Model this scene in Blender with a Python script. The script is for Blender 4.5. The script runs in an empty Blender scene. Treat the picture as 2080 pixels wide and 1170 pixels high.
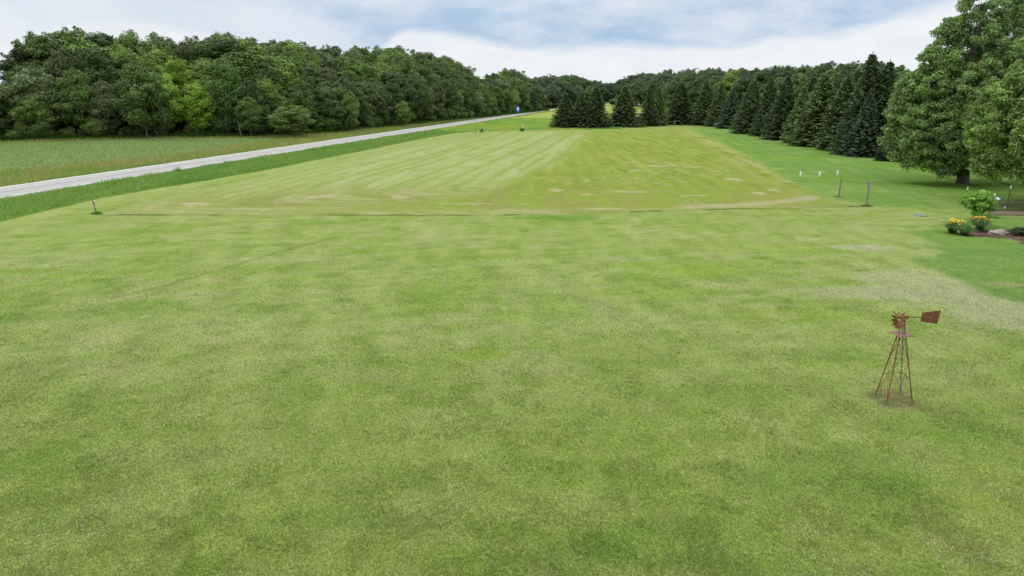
import bpy, math, random
import numpy as np
R = random.Random(7)
NR = np.random.RandomState(11)
SC = bpy.context.scene
COL = SC.collection
CAM_H = 9.2
FPX = 1405.0
PITCH = math.atan(390 / FPX)

def gp(x, y, z=0.0):
    """ground point seen at a photograph pixel (used once, to survey the place)"""
    u = (x - 1040) / FPX; v = (585 - y) / FPX
    dy = math.cos(PITCH) + v * math.sin(PITCH); dz = -math.sin(PITCH) + v * math.cos(PITCH)
    t = (z - CAM_H) / dz
    return (u * t, dy * t)
def gps(pts): return [gp(*p) for p in pts]
def height_at(x0, y0, ytop):
    """height of an upright thing standing at ground (x0,y0) whose top shows at row ytop"""
    v = (585 - ytop) / FPX
    dy = math.cos(PITCH) + v * math.sin(PITCH); dz = -math.sin(PITCH) + v * math.cos(PITCH)
    return CAM_H + dz / dy * y0
def px_of(x, y): 
    dep = y * math.cos(PITCH) + CAM_H * math.sin(PITCH)
    return 1040 + FPX * x / dep

# ------------------------------------------------------------------ numpy noise
def _h(ix, iy, s):
    n = (ix.astype(np.int64) * 374761393 + iy.astype(np.int64) * 668265263 + s * 1442695041) & 0x7fffffff
    n = ((n ^ (n >> 13)) * 1274126177) & 0x7fffffff
    n = n ^ (n >> 16)
    return (n & 0xffff) / 65535.0
def vn(x, y, s=0):
    x = np.asarray(x, float); y = np.asarray(y, float)
    ix = np.floor(x); iy = np.floor(y); fx = x - ix; fy = y - iy
    fx = fx * fx * (3 - 2 * fx); fy = fy * fy * (3 - 2 * fy)
    a = _h(ix, iy, s); b = _h(ix + 1, iy, s); c = _h(ix, iy + 1, s); d = _h(ix + 1, iy + 1, s)
    return (a * (1 - fx) + b * fx) * (1 - fy) + (c * (1 - fx) + d * fx) * fy
def fbm(x, y, s=0, o=4):
    t = 0; a = 0.5; n = 0
    for k in range(o):
        t = t + a * vn(x * 2 ** k + 13.7 * k, y * 2 ** k - 7.1 * k, s + k); n += a; a *= 0.5
    return t / n
def ss(a, b, x):
    t = np.clip((x - a) / (b - a), 0, 1); return t * t * (3 - 2 * t)
def inpoly(x, y, P):
    r = np.zeros(x.shape, bool); n = len(P)
    for i in range(n):
        x1, y1 = P[i]; x2, y2 = P[(i + 1) % n]
        if y1 == y2: continue
        c = ((y1 > y) != (y2 > y)) & (x < (x2 - x1) * (y - y1) / (y2 - y1) + x1)
        r ^= c
    return r
def dseg(x, y, P):
    """distance to a polyline"""
    d = np.full(np.shape(x), 1e9)
    for (x1, y1), (x2, y2) in zip(P[:-1], P[1:]):
        L = (x2 - x1) ** 2 + (y2 - y1) ** 2 + 1e-9
        t = np.clip(((x - x1) * (x2 - x1) + (y - y1) * (y2 - y1)) / L, 0, 1)
        d = np.minimum(d, np.hypot(x - x1 - t * (x2 - x1), y - y1 - t * (y2 - y1)))
    return d

# ------------------------------------------------------------------ the lay of the land
ROAD_L = gps([(-500, 455), (0, 381.5), (520, 306), (800, 265.5), (1000, 237.8)])
ROAD_R = gps([(-500, 482), (0, 402.5), (520, 320.5), (800, 276), (1000, 244.8)])
# straight road: fit by a line through the middle
m0 = ((ROAD_L[1][0] + ROAD_R[1][0]) / 2, (ROAD_L[1][1] + ROAD_R[1][1]) / 2)
m1 = ((ROAD_L[3][0] + ROAD_R[3][0]) / 2, (ROAD_L[3][1] + ROAD_R[3][1]) / 2)
_l = math.hypot(m1[0] - m0[0], m1[1] - m0[1])
RD = ((m1[0] - m0[0]) / _l, (m1[1] - m0[1]) / _l)          # direction of the road
RN = (RD[1], -RD[0])                                       # to the right of it
RW = 3.45                                                  # half width
road_c = []
for s in list(range(-120, 400, 10)):
    road_c.append((m0[0] + RD[0] * s, m0[1] + RD[1] * s))
ang = math.atan2(RD[1], RD[0]); px_, py_ = road_c[-1]
for k in range(75):
    ang -= 0.012 if k < 60 else 0.0
    px_ += 10 * math.cos(ang); py_ += 10 * math.sin(ang); road_c.append((px_, py_))
print('road', m0, RD, road_c[51], road_c[-1])

FIELD = gps([(196, 434), (330, 398), (560, 352), (760, 306), (960, 269), (1190, 266), (1395, 261), (1450, 283), (1530, 325), (1640, 385), (1700, 412), (1762, 418), (1500, 422), (1000, 436), (600, 434)])
STRIP_IN = gps([(-400, 540), (0, 447), (120, 420), (200, 401), (520, 348), (760, 301), (860, 281), (925, 270), (970, 267), (1130, 264), (1250, 262), (1420, 250)])
BEAN = gps([(-600, 450), (0, 346), (125, 338), (250, 325), (400, 308), (520, 289), (575, 281), (300, 283), (0, 291), (-600, 303)])
WOOD = gps([(-420, 298), (-200, 293), (0, 286), (380, 279), (560, 276), (640, 272), (720, 264), (800, 256), (900, 246), (1000, 236), (1060, 229), (1110, 224)])
WOOD_POLY = WOOD + [(80, 900), (-900, 900), (-900, 200)]

def road_u(x, y):      # signed distance right of the road's straight part
    return (x - m0[0]) * RN[0] + (y - m0[1]) * RN[1]
def ground_z(x, y):
    x = np.asarray(x, float); y = np.asarray(y, float)
    z = 0.07 * (fbm(x / 5.0, y / 5.0, 3, 3) - 0.5) + 0.25 * (fbm(x / 40.0, y / 40.0, 9, 2) - .5) * ss(8, 30, y)
    u = np.abs(road_u(x, y))
    z = z * ss(5, 12, u)
    return z - 0.05

def lin(r, g, b, K=1.75):
    f = lambda c: (c / 255 / 12.92) if c <= 10 else ((c / 255 + 0.055) / 1.055) ** 2.4
    return np.array([f(r), f(g), f(b)]) / K

REGIONS = ['ground', 'lawn', 'hay_field', 'roadside_verge', 'crop_field', 'woodland_floor', 'garden_soil']
GARDEN = gps([(2002, 434), (2010, 424), (2200, 426), (2230, 440)])
MULCH = gps([(1952, 476), (1985, 462), (2010, 466), (2200, 474), (2300, 520), (2110, 503), (2078, 493), (2050, 484), (2000, 479)])
HAYB = gps([(196, 434), (600, 434), (1000, 436), (1500, 422), (1762, 418)])   # near edge of hay field
HAY_SPLIT = gps([(1200, 266), (1150, 310), (1085, 350), (1000, 385), (850, 410), (600, 425)])

def region(x, y):
    r = np.zeros(x.shape, int)
    u = road_u(x, y)
    strip = inpoly(x, y, STRIP_IN + [(60, 480), (-60, 480), (-220, 20)][::1])
    r[:] = 1
    r[(strip)] = 3
    r[(u < 0) & (y < 900)] = 3
    r[(y > 260) & (u > 0)] = 3
    r[inpoly(x, y, BEAN)] = 4
    r[inpoly(x, y, FIELD)] = 2
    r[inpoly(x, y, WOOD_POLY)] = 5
    r[inpoly(x, y, GARDEN) | inpoly(x, y, MULCH)] = 6
    r[(np.abs(x) > 420) | (y > 900) | (y < 0)] = 0
    return r

def mixc(c, t, c2):
    return c * (1 - t[..., None]) + np.asarray(c2) * t[..., None]
def blob(x, y, c, rx, ry, wob=0.5, seed=5):
    """soft irregular patch around a ground point; rx across, ry away"""
    d = np.hypot((x - c[0]) / rx, (y - c[1]) / ry)
    d = d + wob * (fbm(x / (rx * .6), y / (ry * .6), seed, 3) - 0.5)
    return 1 - ss(0.55, 1.05, d)

def ground_col(x, y, reg=None):
    x = np.asarray(x, float); y = np.asarray(y, float)
    if reg is None: reg = region(x, y)
    # ---- lawn
    n1 = fbm(x / 3.2, y / 4.2, 21, 4); n2 = fbm(x / 9, y / 12, 33, 3); n3 = fbm(x / 1.1, y / 1.3, 41, 3); n4 = fbm(x / 2.0, y / 1.6, 55, 3)
    c = np.zeros(x.shape + (3,)) + lin(148, 170, 92)
    c = mixc(c, ss(0.40, 0.66, n1) * .65, lin(136, 167, 76))
    c = mixc(c, ss(0.48, 0.68, n2) * .55, lin(160, 178, 108))
    fa = ss(.46, .66, fbm((x + .35 * y) / 5.5, (y - .35 * x) / .7, 401, 3)) * ss(14, 24, y); c = mixc(c, fa * .24, lin(176, 190, 132))
    fb = ss(.48, .66, fbm((x - .06 * y) / .55, y / 9, 403, 3)) * ss(9, 16, y); c = mixc(c, fb * .25, lin(170, 186, 118))
    c = mixc(c, ss(.55, .75, n3) * .45, lin(112, 150, 62))
    c = mixc(c, ss(0.58, 0.76, n4) * .55, lin(170, 180, 122))
    near = 1 - ss(10, 30, y)                                    # the near grass is thicker, less parched
    c = mixc(c, near * .7, lin(144, 164, 84))
    c = c * (1 + .22 * (1 - ss(9, 22, y)))[..., None]  # near ground colour brightened to offset shading by the blades
    c = mixc(c, near * ss(.45, .62, fbm(x / 1.4, y / 1.4, 61, 4)) * .35, lin(120, 156, 60))
    c = mixc(c, near * ss(.55, .7, fbm(x / .7 + 9, y / .7, 64, 3)) * .4, lin(164, 174, 108))
    # faint mower passes across the lawn
    pas = 0.5 + 0.5 * np.sin((y + 0.05 * x + 0.6 * n2) * 2 * math.pi / 2.3)
    c = c * (1 + (0.04 * (pas - .5) * ss(12, 22, y))[..., None])
    pas2 = 0.5 + 0.5 * np.sin((x * .94 + y * .3) * 2 * math.pi / 2.7)
    c = c * (1 + 0.10 * ((pas2 - .5) * ss(.35, .6, n2 + .1))[..., None])
    P = lambda a, b: gp(a, b)
    dry = lin(170, 182, 130); lush = lin(92, 146, 50); lime = lin(140, 176, 52)
    for q, rx, ry, col, a in [((1760, 500), 1.9, 1.2, dry, .7), ((1860, 560), 3.0, 2.6, dry, .75), ((1980, 600), 3.4, 2.6, dry, .8), ((2080, 640), 3, 1.8, dry, .8),
                          ((1750, 590), 4, 1.3, dry, .55), ((1680, 460), 5, 2.0, dry, .35), ((440, 565), .8, .5, lin(190, 180, 130), .7), ((505, 702), .5, .4, lin(188, 182, 124), .55),
                          ((265, 815), .35, .25, lush * .7, .6), ((980, 720), 1.2, .7, lime, .45), ((1380, 545), 3.5, 1.6, lime, .55), ((1560, 500), 4, 1.2, lime, .4),
                          ((1340, 590), 3, 1.0, lime, .35), ((1010, 670), 1.5, 1, dry, .3), ((640, 520), 4, 1.5, dry, .3), ((100, 520), 5, 2.5, dry, .35), ((860, 490), 6, 1.2, dry, .3),
                          ((1320, 1100), 1.9, 1.0, lush, .5), ((1150, 1130), .9, .6, lush, .35), ((1700, 960), 2.2, 1.3, lush, .5), ((1980, 1010), .7, .4, lin(165, 178, 60), .3), ((1480, 800), 2, 1, lush, .4),
                          ((700, 1050), 1.6, .5, lush, .4), ((330, 930), 2, .8, dry, .3), ((900, 1010), 1.2, .9, dry, .22), ((60, 940), 2, 1, lush, .35), ((1750, 740), 2.2, 1.0, lime, .4),
                          ((1880, 760), 2, 1, dry, .3), ((1950, 870), 2, 1, lush, .35), ((80, 640), 4, 1.0, lush, .4), ((350, 620), 4, 1, lush, .3), ((1200, 868), 1.1, .07, dry, .5),
                          ((1680, 720), 2, .8, lush, .4), ((1850, 545), .6, .4, dry, .4), ((1140, 441), 3.5, 1.3, lush, .75), ((1280, 520), 3.5, .9, dry, .3), ((1600, 640), 3.2, .9, lime, .3)]:
        c = mixc(c, blob(x, y, P(*q), rx * 1.15, ry * 1.15, 1.0, 71) * a * .65, col)
    for q, rx, ry in [((1760, 500), 2.2, 1.3), ((1870, 565), 3.2, 2.4), ((1985, 605), 3.6, 2.4), ((2090, 650), 3.4, 2.0), ((1780, 592), 4.2, 1.2)]:
        c = mixc(c, blob(x, y, P(*q), rx, ry, 1.1, 73) * .62, lin(172, 180, 140))
    # the greener bank below the flower bed, with a sharp lower edge
    GB = gps([(1830, 470), (1860, 505), (1850, 530), (1900, 546), (1960, 575), (2010, 597), (2080, 616), (2400, 720), (2500, 440), (1900, 440)])
    ing = inpoly(x, y, GB) * 1.0
    dB = dseg(x, y, GB[1:8]); t = np.where(ing > 0, 0.5 + np.clip(dB / 1.4, 0, .5), 0.5 - np.clip(dB / .7, 0, .5)) * ss(0, 4, dseg(x, y, gps([(1900, 440), (1830, 470), (1860, 505)])) + 2.2 * ss(.3, .7, n1)) 
    t = ss(.1, .95, t + .25 * (n3 - .5))
    c = mixc(c, t * .8, lin(114, 154, 74)); c = mixc(c, t * ss(.45, .65, n4) * .5, lin(100, 144, 72))
    c = mixc(c, t * blob(x, y, P(2040, 575), 1.2, .7) * .6, lin(165, 165, 120))
    # lawn right of the hay field: cool green
    RG = gps([(1395, 259), (1450, 283), (1530, 325), (1640, 392), (1762, 416), (2080, 430), (2400, 350), (1500, 262)])
    t = inpoly(x, y, RG) * 1.0
    t = t * ss(0, 1.2, dseg(x, y, RG[0:5]))
    c = mixc(c, t * .75, lin(108, 158, 74)); c = mixc(c, t * ss(.5, .7, n2) * .7, lin(120, 164, 66)); c = mixc(c, t * ss(.5, .7, n1) * .5, lin(150, 175, 100))
    t2 = t * (0.5 + 0.5 * np.sin((x * .96 - y * .2) * 2 * math.pi / 2.4))
    c = c * (1 + .07 * (t2 - .5 * t))[..., None]
    # left lawn margin beside the ditch
    t = (1 - ss(0, 5, dseg(x, y, STRIP_IN))) * (reg == 1)
    c = mixc(c, t * .6, lin(168, 184, 112)); 
    # narrow unmown line along the near edge of the hay field
    d = dseg(x, y, HAYB); c = mixc(c, (1 - ss(.1, .35, d)) * .4 * (0.15 + .85 * ss(.3, .6, vn(x / 1.5, y, 77))), lin(98, 122, 56))
    # old wheel track
    d = dseg(x, y, gps([(240, 600), (340, 575), (450, 543), (560, 510), (680, 478)])); c = mixc(c, (1 - ss(.08, .3, d)) * .35, lin(98, 124, 58))
    # worn circle under the windmill
    wc = gp(1817, 812); d = np.hypot(x - wc[0], y - wc[1])
    t = (1 - ss(.55, .95, d + .35 * (n3 - .5) + .3 * (vn(x * 3, y * 3, 5) - .5)))
    c = mixc(c, t * .65, lin(146, 146, 104)); c = mixc(c, t * ss(.4, .7, vn(x * 5, y * 5, 8)) * .5, lin(166, 156, 122))
    # ---- hay field
    f = reg == 2
    if f.any():
        xf, yf = x[f], y[f]
        u = road_u(xf, yf)
        u0 = road_u(np.array([FIELD[0][0]]), np.array([FIELD[0][1]]))[0]
        b0 = FIELD[0]; b1 = FIELD[-4] if False else gp(1500, 422)
        L = math.hypot(b1[0] - b0[0], b1[1] - b0[1]); nb = (-(b1[1] - b0[1]) / L, (b1[0] - b0[0]) / L)
        db = (xf - b0[0]) * nb[0] + (yf - b0[1]) * nb[1]             # distance in from the near edge
        du = u - u0 + 1.5
        k = 2.6
        s = -k * np.log(np.exp(-du / k) + np.exp(-np.minimum(np.maximum(db, 0) * (1.7 + 1.2 * fbm(xf / 14, yf / 30, 14, 2)), 400) / k)) + .9 * (fbm(xf / 7, yf / 11, 15, 3) - .5)
        cw = np.zeros(xf.shape + (3,)) + lin(176, 196, 118)
        st = 0.5 + 0.5 * np.sin(s * 2 * math.pi / 2.1) * (.6 + .8 * vn(s / 2.1, yf / 25, 4))
        cw = mixc(cw, ss(.25, .8, st) * .62, lin(148, 175, 86))
        st2 = ss(.72, .9, 0.5 + 0.5 * np.sin(s * 2 * math.pi / 4.2 + 1.0)) * ss(.35, .6, fbm(s / 1.5, yf / 12, 6, 3))
        cw = mixc(cw, st2 * .6, lin(198, 204, 146)); cw = mixc(cw, ss(.5, .68, fbm(s / .45, yf / 6, 301, 4)) * .35, lin(188, 200, 138)); cw = mixc(cw, ss(.5, .68, fbm(xf / 1.6, yf / 3.5, 303, 4)) * .35, lin(150, 172, 78))
        low = 1 - ss(6, 24, db)
        cw = mixc(cw, low * .55, lin(158, 170, 88))
        dd = ss(.52, .74, fbm(s / .9, (xf + yf) / 5, 12, 3)) * low
        cw = mixc(cw, dd * .7, lin(196, 190, 140))
        dg = ss(.5, .7, fbm(s / 2.5, (xf + yf) / 9, 17, 3)) * low
        cw = mixc(cw, dg * .45, lin(140, 150, 72))
        # old tracks in the pale part (olive bands)
        band = ss(.5, .85, fbm(s / 4.0, yf / 60, 19, 2)); cw = mixc(cw, band * .45, lin(142, 166, 74))
        # right block: yellow-olive
        n = fbm(xf / 2.0, yf / 5.0, 27, 4); nn = fbm(xf / 6, yf / 18, 29, 3)
        co = np.zeros(xf.shape + (3,)) + lin(150, 174, 76)
        co = mixc(co, ss(.42, .65, nn) * .6, lin(160, 174, 80)); co = mixc(co, ss(.5, .7, n) * .55, lin(132, 160, 60))
        sx = 0.5 + 0.5 * np.sin((xf - .05 * yf + .5 * n) * 2 * math.pi / 2.1)
        co = co * (1 + .09 * (sx - .5) * ss(6, 18, db))[..., None]
        far_pale = ss(.58, .75, fbm(xf / .7, yf / 9, 35, 3)) * ss(15, 40, db); co = mixc(co, far_pale * .5, lin(186, 196, 112))
        cl = ss(.60, .72, fbm(xf / .7 + .3 * np.sin(yf), yf / 1.3, 37, 4)) * ss(.38, .6, fbm(xf / 6, yf / 8, 39, 3))
        cl = cl * (1 - .5 * ss(30, 70, db)); co = mixc(co, cl * .5, lin(198, 192, 142))
        bl = (1 - ss(5, 22, db)) * ss(.35, .6, n); co = mixc(co, bl * .5, lin(166, 166, 100))
        # which part: left of the split line
        sp = HAY_SPLIT; sx_ = np.interp(yf, [p[1] for p in sp[::-1]], [p[0] for p in sp[::-1]])
        tt = ss(-2.2, 2.2, xf - sx_ + 2.5 * (fbm(xf / 3, yf / 9, 43, 3) - .5)); tt = np.where(yf < sp[-1][1], 0, tt)
        tt = tt * ss(0, 1, (db) / 4 + .35)
        cc = mixc(cw, tt, co)
        # pale rim of cut hay on the right and near-right edges
        rim = gps([(1395, 264), (1450, 290), (1530, 332), (1600, 368)]); d = dseg(xf, yf, rim)
        cc = mixc(cc, (1 - ss(.1, 1.2, d + 3.0 * (n - .5))) * .4, lin(196, 198, 134))
        cc = mixc(cc, (ss(1.5, 2.2, d) * (1 - ss(2.6, 3.6, d))) * .35, lin(188, 184, 110))
        rim2 = gps([(1648, 398), (1620, 404), (1570, 409), (1500, 414), (1400, 418)]); d = dseg(xf, yf, rim2)
        cc = mixc(cc, (1 - ss(.2, 1.6, d + 1.2 * (n - .5))) * .6, lin(196, 192, 150))
        for q, rx, ry in [((1340, 336), 1.8, 1.0), ((1405, 338), 1.3, .9), ((1490, 363), .8, 1.4), ((1295, 345), .9, .6), ((1540, 390), .6, .9), ((1230, 422), 2.2, .35), ((1410, 395), 1.3, .3), ((1290, 388), 2.4, .5),
                          ((1130, 385), .5, 1.0), ((945, 412), 2, .4), ((520, 422), 3.0, .45), ((400, 412), 1.5, .9), ((810, 400), .7, 1.2), ((640, 398), 1.2, 1.0), ((1190, 393), .9, .6), ((1575, 385), .5, 1.1)]:
            cc = mixc(cc, blob(xf, yf, gp(*q), rx * 1.25, ry * 1.25, 2.0, 91) * .6, lin(204, 198, 152))
        cc = mixc(cc, (1 - ss(0, 5, du + 3 * (n - .5))) * .8, lin(162, 182, 104)); cr_ = ss(0, 7, xf - np.interp(yf, [40, 60, 75], [20.5, 23.5, 60])) * (yf < 72); cc = mixc(cc, cr_ * .75, lin(134, 162, 80))
        c[f] = cc * np.array([.90, .91, 1.0])
    # ---- verges: rank grass
    f = reg == 3
    if f.any():
        xf, yf = x[f], y[f]; u = road_u(xf, yf)
        n = fbm(xf / 3, yf / 9, 81, 3)
        cr = np.zeros(xf.shape + (3,)) + lin(98, 142, 48); cr = mixc(cr, ss(.45, .65, n) * .7, lin(128, 160, 66))
        cl_ = np.zeros(xf.shape + (3,)) + lin(150, 158, 88); cl_ = mixc(cl_, ss(.4, .62, n), lin(118, 146, 62))
        cl_ = mixc(cl_, (1 - ss(5, 7.5, -u)), lin(96, 132, 52))
        cl_ = mixc(cl_, ss(.5, .7, fbm(xf / 5, yf / 14, 84, 3)) * .6, lin(172, 164, 108))
        cc = np.where((u > 0)[..., None], cr, cl_)
        fm = (yf > 190) & (u > 5); cc = np.where(fm[..., None], mixc(cc, ss(.4, .6, fbm(xf / 6, yf / 10, 88, 3)), lin(164, 176, 76)), cc)
        fm = (yf > 290) & (u > 8); cc = np.where(fm[..., None], np.zeros_like(cc) + lin(165, 184, 96), cc)
        c[f] = cc
    f = reg == 4
    if f.any():
        xf, yf = x[f], y[f]
        n = fbm(xf / 5, yf / 8, 101, 3)
        cc = np.zeros(xf.shape + (3,)) + lin(142, 172, 104); cc = mixc(cc, ss(.4, .6, n) * .7, lin(150, 178, 112))
        row = 0.5 + 0.5 * np.sin((yf * .98 + xf * .12) * 2 * math.pi / 1.5); cc = mixc(cc, ss(.6, .9, row) * .3, lin(128, 140, 90))
        pt = ss(.62, .72, fbm(xf / 9, yf / 1.5, 104, 3)); cc = mixc(cc, pt * .5, lin(160, 165, 120))
        c[f] = cc
    f = reg == 5
    if f.any():
        xf, yf = x[f], y[f]
        cc = np.zeros(xf.shape + (3,)) + lin(44, 52, 30)  # wood's dark interior painted into the floor, hiding bright ground
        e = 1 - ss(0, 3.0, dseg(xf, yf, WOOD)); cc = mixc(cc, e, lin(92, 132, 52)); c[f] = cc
    f = reg == 6
    if f.any():
        xf, yf = x[f], y[f]
        cc = np.zeros(xf.shape + (3,)) + lin(92, 74, 68); cc = mixc(cc, ss(.4, .65, vn(xf * 4, yf * 4, 111)), lin(128, 108, 96)); c[f] = cc
    # fade to plain farmland far away
    c = mixc(c, ss(420, 900, np.hypot(x, y)) * (reg == 0), lin(100, 126, 70))
    c = mixc(c, ss(205, 230, y) * ss(50, 62, x - .12 * (y - 200)) * (reg != 5) * .9, lin(92, 118, 58))
    return np.clip(c * np.array([1.08, 1.02, .98]), .005, .9)

# ------------------------------------------------------------------ mesh + object helpers
def mesh_np(name, V, F, mat=None, col=None, frnd=None, smooth=False):
    V = np.asarray(V, np.float32); F = np.asarray(F, np.int32)
    me = bpy.data.meshes.new(name); k = F.shape[1]
    me.vertices.add(len(V)); me.vertices.foreach_set('co', V.ravel())
    me.loops.add(F.size); me.loops.foreach_set('vertex_index', F.ravel())
    me.polygons.add(len(F)); me.polygons.foreach_set('loop_start', np.arange(0, F.size, k, dtype=np.int32))
    if smooth: me.polygons.foreach_set('use_smooth', np.ones(len(F), bool))
    if col is not None:
        a = me.attributes.new('Col', 'FLOAT_COLOR', 'POINT')
        c4 = np.ones((len(V), 4), np.float32); c4[:, :3] = col; a.data.foreach_set('color', c4.ravel())
    if frnd is not None:
        a = me.attributes.new('rnd', 'FLOAT', 'FACE'); a.data.foreach_set('value', np.asarray(frnd, np.float32))
    me.update(calc_edges=True); me.validate()
    if mat: me.materials.append(mat)
    return me
def link(name, me, parent=None, loc=(0, 0, 0)):
    o = bpy.data.objects.new(name, me); COL.objects.link(o); o.location = loc
    if parent: o.parent = parent
    return o
def tag(o, label=None, cat=None, group=None, kind=None):
    if label: o['label'] = label
    if cat: o['category'] = cat
    if group: o['group'] = group
    if kind: o['kind'] = kind
    return o
def empty(name, loc, rz=0, label=None, cat=None, group=None):
    o = bpy.data.objects.new(name, None); COL.objects.link(o); o.location = loc; o.rotation_euler = (0, 0, rz); o.empty_display_size = .2
    return tag(o, label, cat, group)
class MB:
    def __init__(s): s.v = []; s.f = []
    def box(s, c, d, rz=0, tilt=None):
        hx, hy, hz = d[0] / 2, d[1] / 2, d[2] / 2; b = len(s.v)
        for sz in (-1, 1):
            for sx, sy in ((-1, -1), (1, -1), (1, 1), (-1, 1)):
                x, y, z = sx * hx, sy * hy, sz * hz
                s.v.append((c[0] + x * math.cos(rz) - y * math.sin(rz), c[1] + x * math.sin(rz) + y * math.cos(rz), c[2] + z))
        s.f += [tuple(b + i for i in q) for q in ((3, 2, 1, 0), (4, 5, 6, 7), (0, 1, 5, 4), (1, 2, 6, 5), (2, 3, 7, 6), (3, 0, 4, 7))]; return s
    def tube(s, pts, rad, n=8, cap=True):
        pts = [np.array(p, float) for p in pts]
        if not hasattr(rad, '__len__'): rad = [rad] * len(pts)
        b = len(s.v); up = None
        for i, p in enumerate(pts):
            t = (pts[min(i + 1, len(pts) - 1)] - pts[max(i - 1, 0)]); t /= np.linalg.norm(t) + 1e-9
            if up is None:
                up = np.array([0, 0, 1.]) if abs(t[2]) < .9 else np.array([1., 0, 0])
            a = np.cross(t, up); a /= np.linalg.norm(a) + 1e-9; c = np.cross(a, t); up = c
            for k in range(n):
                th = 2 * math.pi * k / n; q = p + rad[i] * (math.cos(th) * a + math.sin(th) * c); s.v.append(tuple(q))
        for i in range(len(pts) - 1):
            for k in range(n):
                k2 = (k + 1) % n; s.f.append((b + i * n + k, b + i * n + k2, b + (i + 1) * n + k2, b + (i + 1) * n + k))
        if cap:
            s.f.append(tuple(b + k for k in range(n))[::-1]); e = b + (len(pts) - 1) * n; s.f.append(tuple(e + k for k in range(n)))
        return s
    def plate(s, poly, nrm, th):
        """thick flat polygon"""
        nrm = np.array(nrm, float); nrm /= np.linalg.norm(nrm); b = len(s.v); m = len(poly)
        for sg in (-1, 1):
            for p in poly: s.v.append(tuple(np.array(p, float) + nrm * th / 2 * sg))
        s.f.append(tuple(b + i for i in range(m))[::-1]); s.f.append(tuple(b + m + i for i in range(m)))
        for i in range(m): j = (i + 1) % m; s.f.append((b + i, b + j, b + m + j, b + m + i))
        return s
    def build(s, name, mat, parent=None, loc=(0, 0, 0), smooth=False):
        me = bpy.data.meshes.new(name); me.from_pydata(s.v, [], s.f); me.update()
        if smooth:
            for p in me.polygons: p.use_smooth = len(p.vertices) == 4
        me.materials.append(mat); return link(name, me, parent, loc)

# ------------------------------------------------------------------ materials
def newmat(name):
    m = bpy.data.materials.new(name); m.use_nodes = True; nt = m.node_tree; nt.nodes.clear()
    return m, nt, nt.nodes, nt.links
def N(nt, typ, **kw):
    n = nt.nodes.new(typ)
    for k, v in kw.items():
        if k.startswith('i_'): n.inputs[k[2:]].default_value = v
        else: setattr(n, k, v)
    return n
def noise(nt, scale, detail=2, rough=.6, src=None, vec=None):
    n = N(nt, 'ShaderNodeTexNoise'); n.inputs['Scale'].default_value = scale; n.inputs['Detail'].default_value = detail; n.inputs['Roughness'].default_value = rough
    if vec is None:
        g = N(nt, 'ShaderNodeNewGeometry'); nt.links.new(g.outputs['Position'], n.inputs['Vector'])
    else: nt.links.new(vec, n.inputs['Vector'])
    return n.outputs['Fac']
def mrange(nt, fac, a, b, c, d):
    n = N(nt, 'ShaderNodeMapRange'); n.inputs[1].default_value = a; n.inputs[2].default_value = b; n.inputs[3].default_value = c; n.inputs[4].default_value = d
    nt.links.new(fac, n.inputs[0]); return n.outputs[0]
def vmul(nt, col, fac):
    n = N(nt, 'ShaderNodeVectorMath', operation='SCALE'); nt.links.new(col, n.inputs[0]); nt.links.new(fac, n.inputs['Scale']); return n.outputs[0]
def mixn(nt, fac, a, b, blend='MIX'):
    n = N(nt, 'ShaderNodeMix', data_type='RGBA', blend_type=blend)
    for i, s in ((0, fac), (6, a), (7, b)):
        if isinstance(s, (int, float)): n.inputs[i].default_value = s
        elif isinstance(s, (tuple, list, np.ndarray)): n.inputs[i].default_value = (*[float(q) for q in s][:3], 1)
        else: nt.links.new(s, n.inputs[i])
    return n.outputs[2]
def surface(nt, col, rough=.8, bump=None, bstr=.3, bdist=.02, metal=0, trans=None, spec=.3):
    b = N(nt, 'ShaderNodeBsdfPrincipled'); b.inputs['Roughness'].default_value = rough; b.inputs['Metallic'].default_value = metal
    b.inputs['Specular IOR Level'].default_value = spec
    if isinstance(col, (tuple, list, np.ndarray)): b.inputs['Base Color'].default_value = (*[float(q) for q in col][:3], 1)
    else: nt.links.new(col, b.inputs['Base Color'])
    if bump is not None:
        bn = N(nt, 'ShaderNodeBump'); bn.inputs['Strength'].default_value = bstr; bn.inputs['Distance'].default_value = bdist
        nt.links.new(bump, bn.inputs['Height']); nt.links.new(bn.outputs[0], b.inputs['Normal'])
    out = N(nt, 'ShaderNodeOutputMaterial'); sh = b.outputs[0]
    if trans:
        t = N(nt, 'ShaderNodeBsdfTranslucent'); m = N(nt, 'ShaderNodeMixShader'); m.inputs[0].default_value = trans
        if isinstance(col, (tuple, list, np.ndarray)): t.inputs[0].default_value = (*[float(q) for q in col][:3], 1)
        else: nt.links.new(col, t.inputs[0])
        nt.links.new(sh, m.inputs[1]); nt.links.new(t.outputs[0], m.inputs[2]); sh = m.outputs[0]
    nt.links.new(sh, out.inputs[0])
def simple(name, c1, c2, scale=6, rough=.7, metal=0, bstr=.3, bdist=.01, detail=4, spec=.3, lo=.35, hi=.65, obj=False):
    m, nt, nd, lk = newmat(name); vec = None
    if obj: vec = N(nt, 'ShaderNodeTexCoord').outputs['Object']
    f = noise(nt, scale, detail, .65, vec=vec); g = noise(nt, scale * 5, 3, .6, vec=vec)
    col = mixn(nt, mrange(nt, f, lo, hi, 0, 1), c1, c2)
    col = vmul(nt, col, mrange(nt, g, .25, .75, .8, 1.2))
    surface(nt, col, rough, f, bstr, bdist, metal, spec=spec); return m

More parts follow.
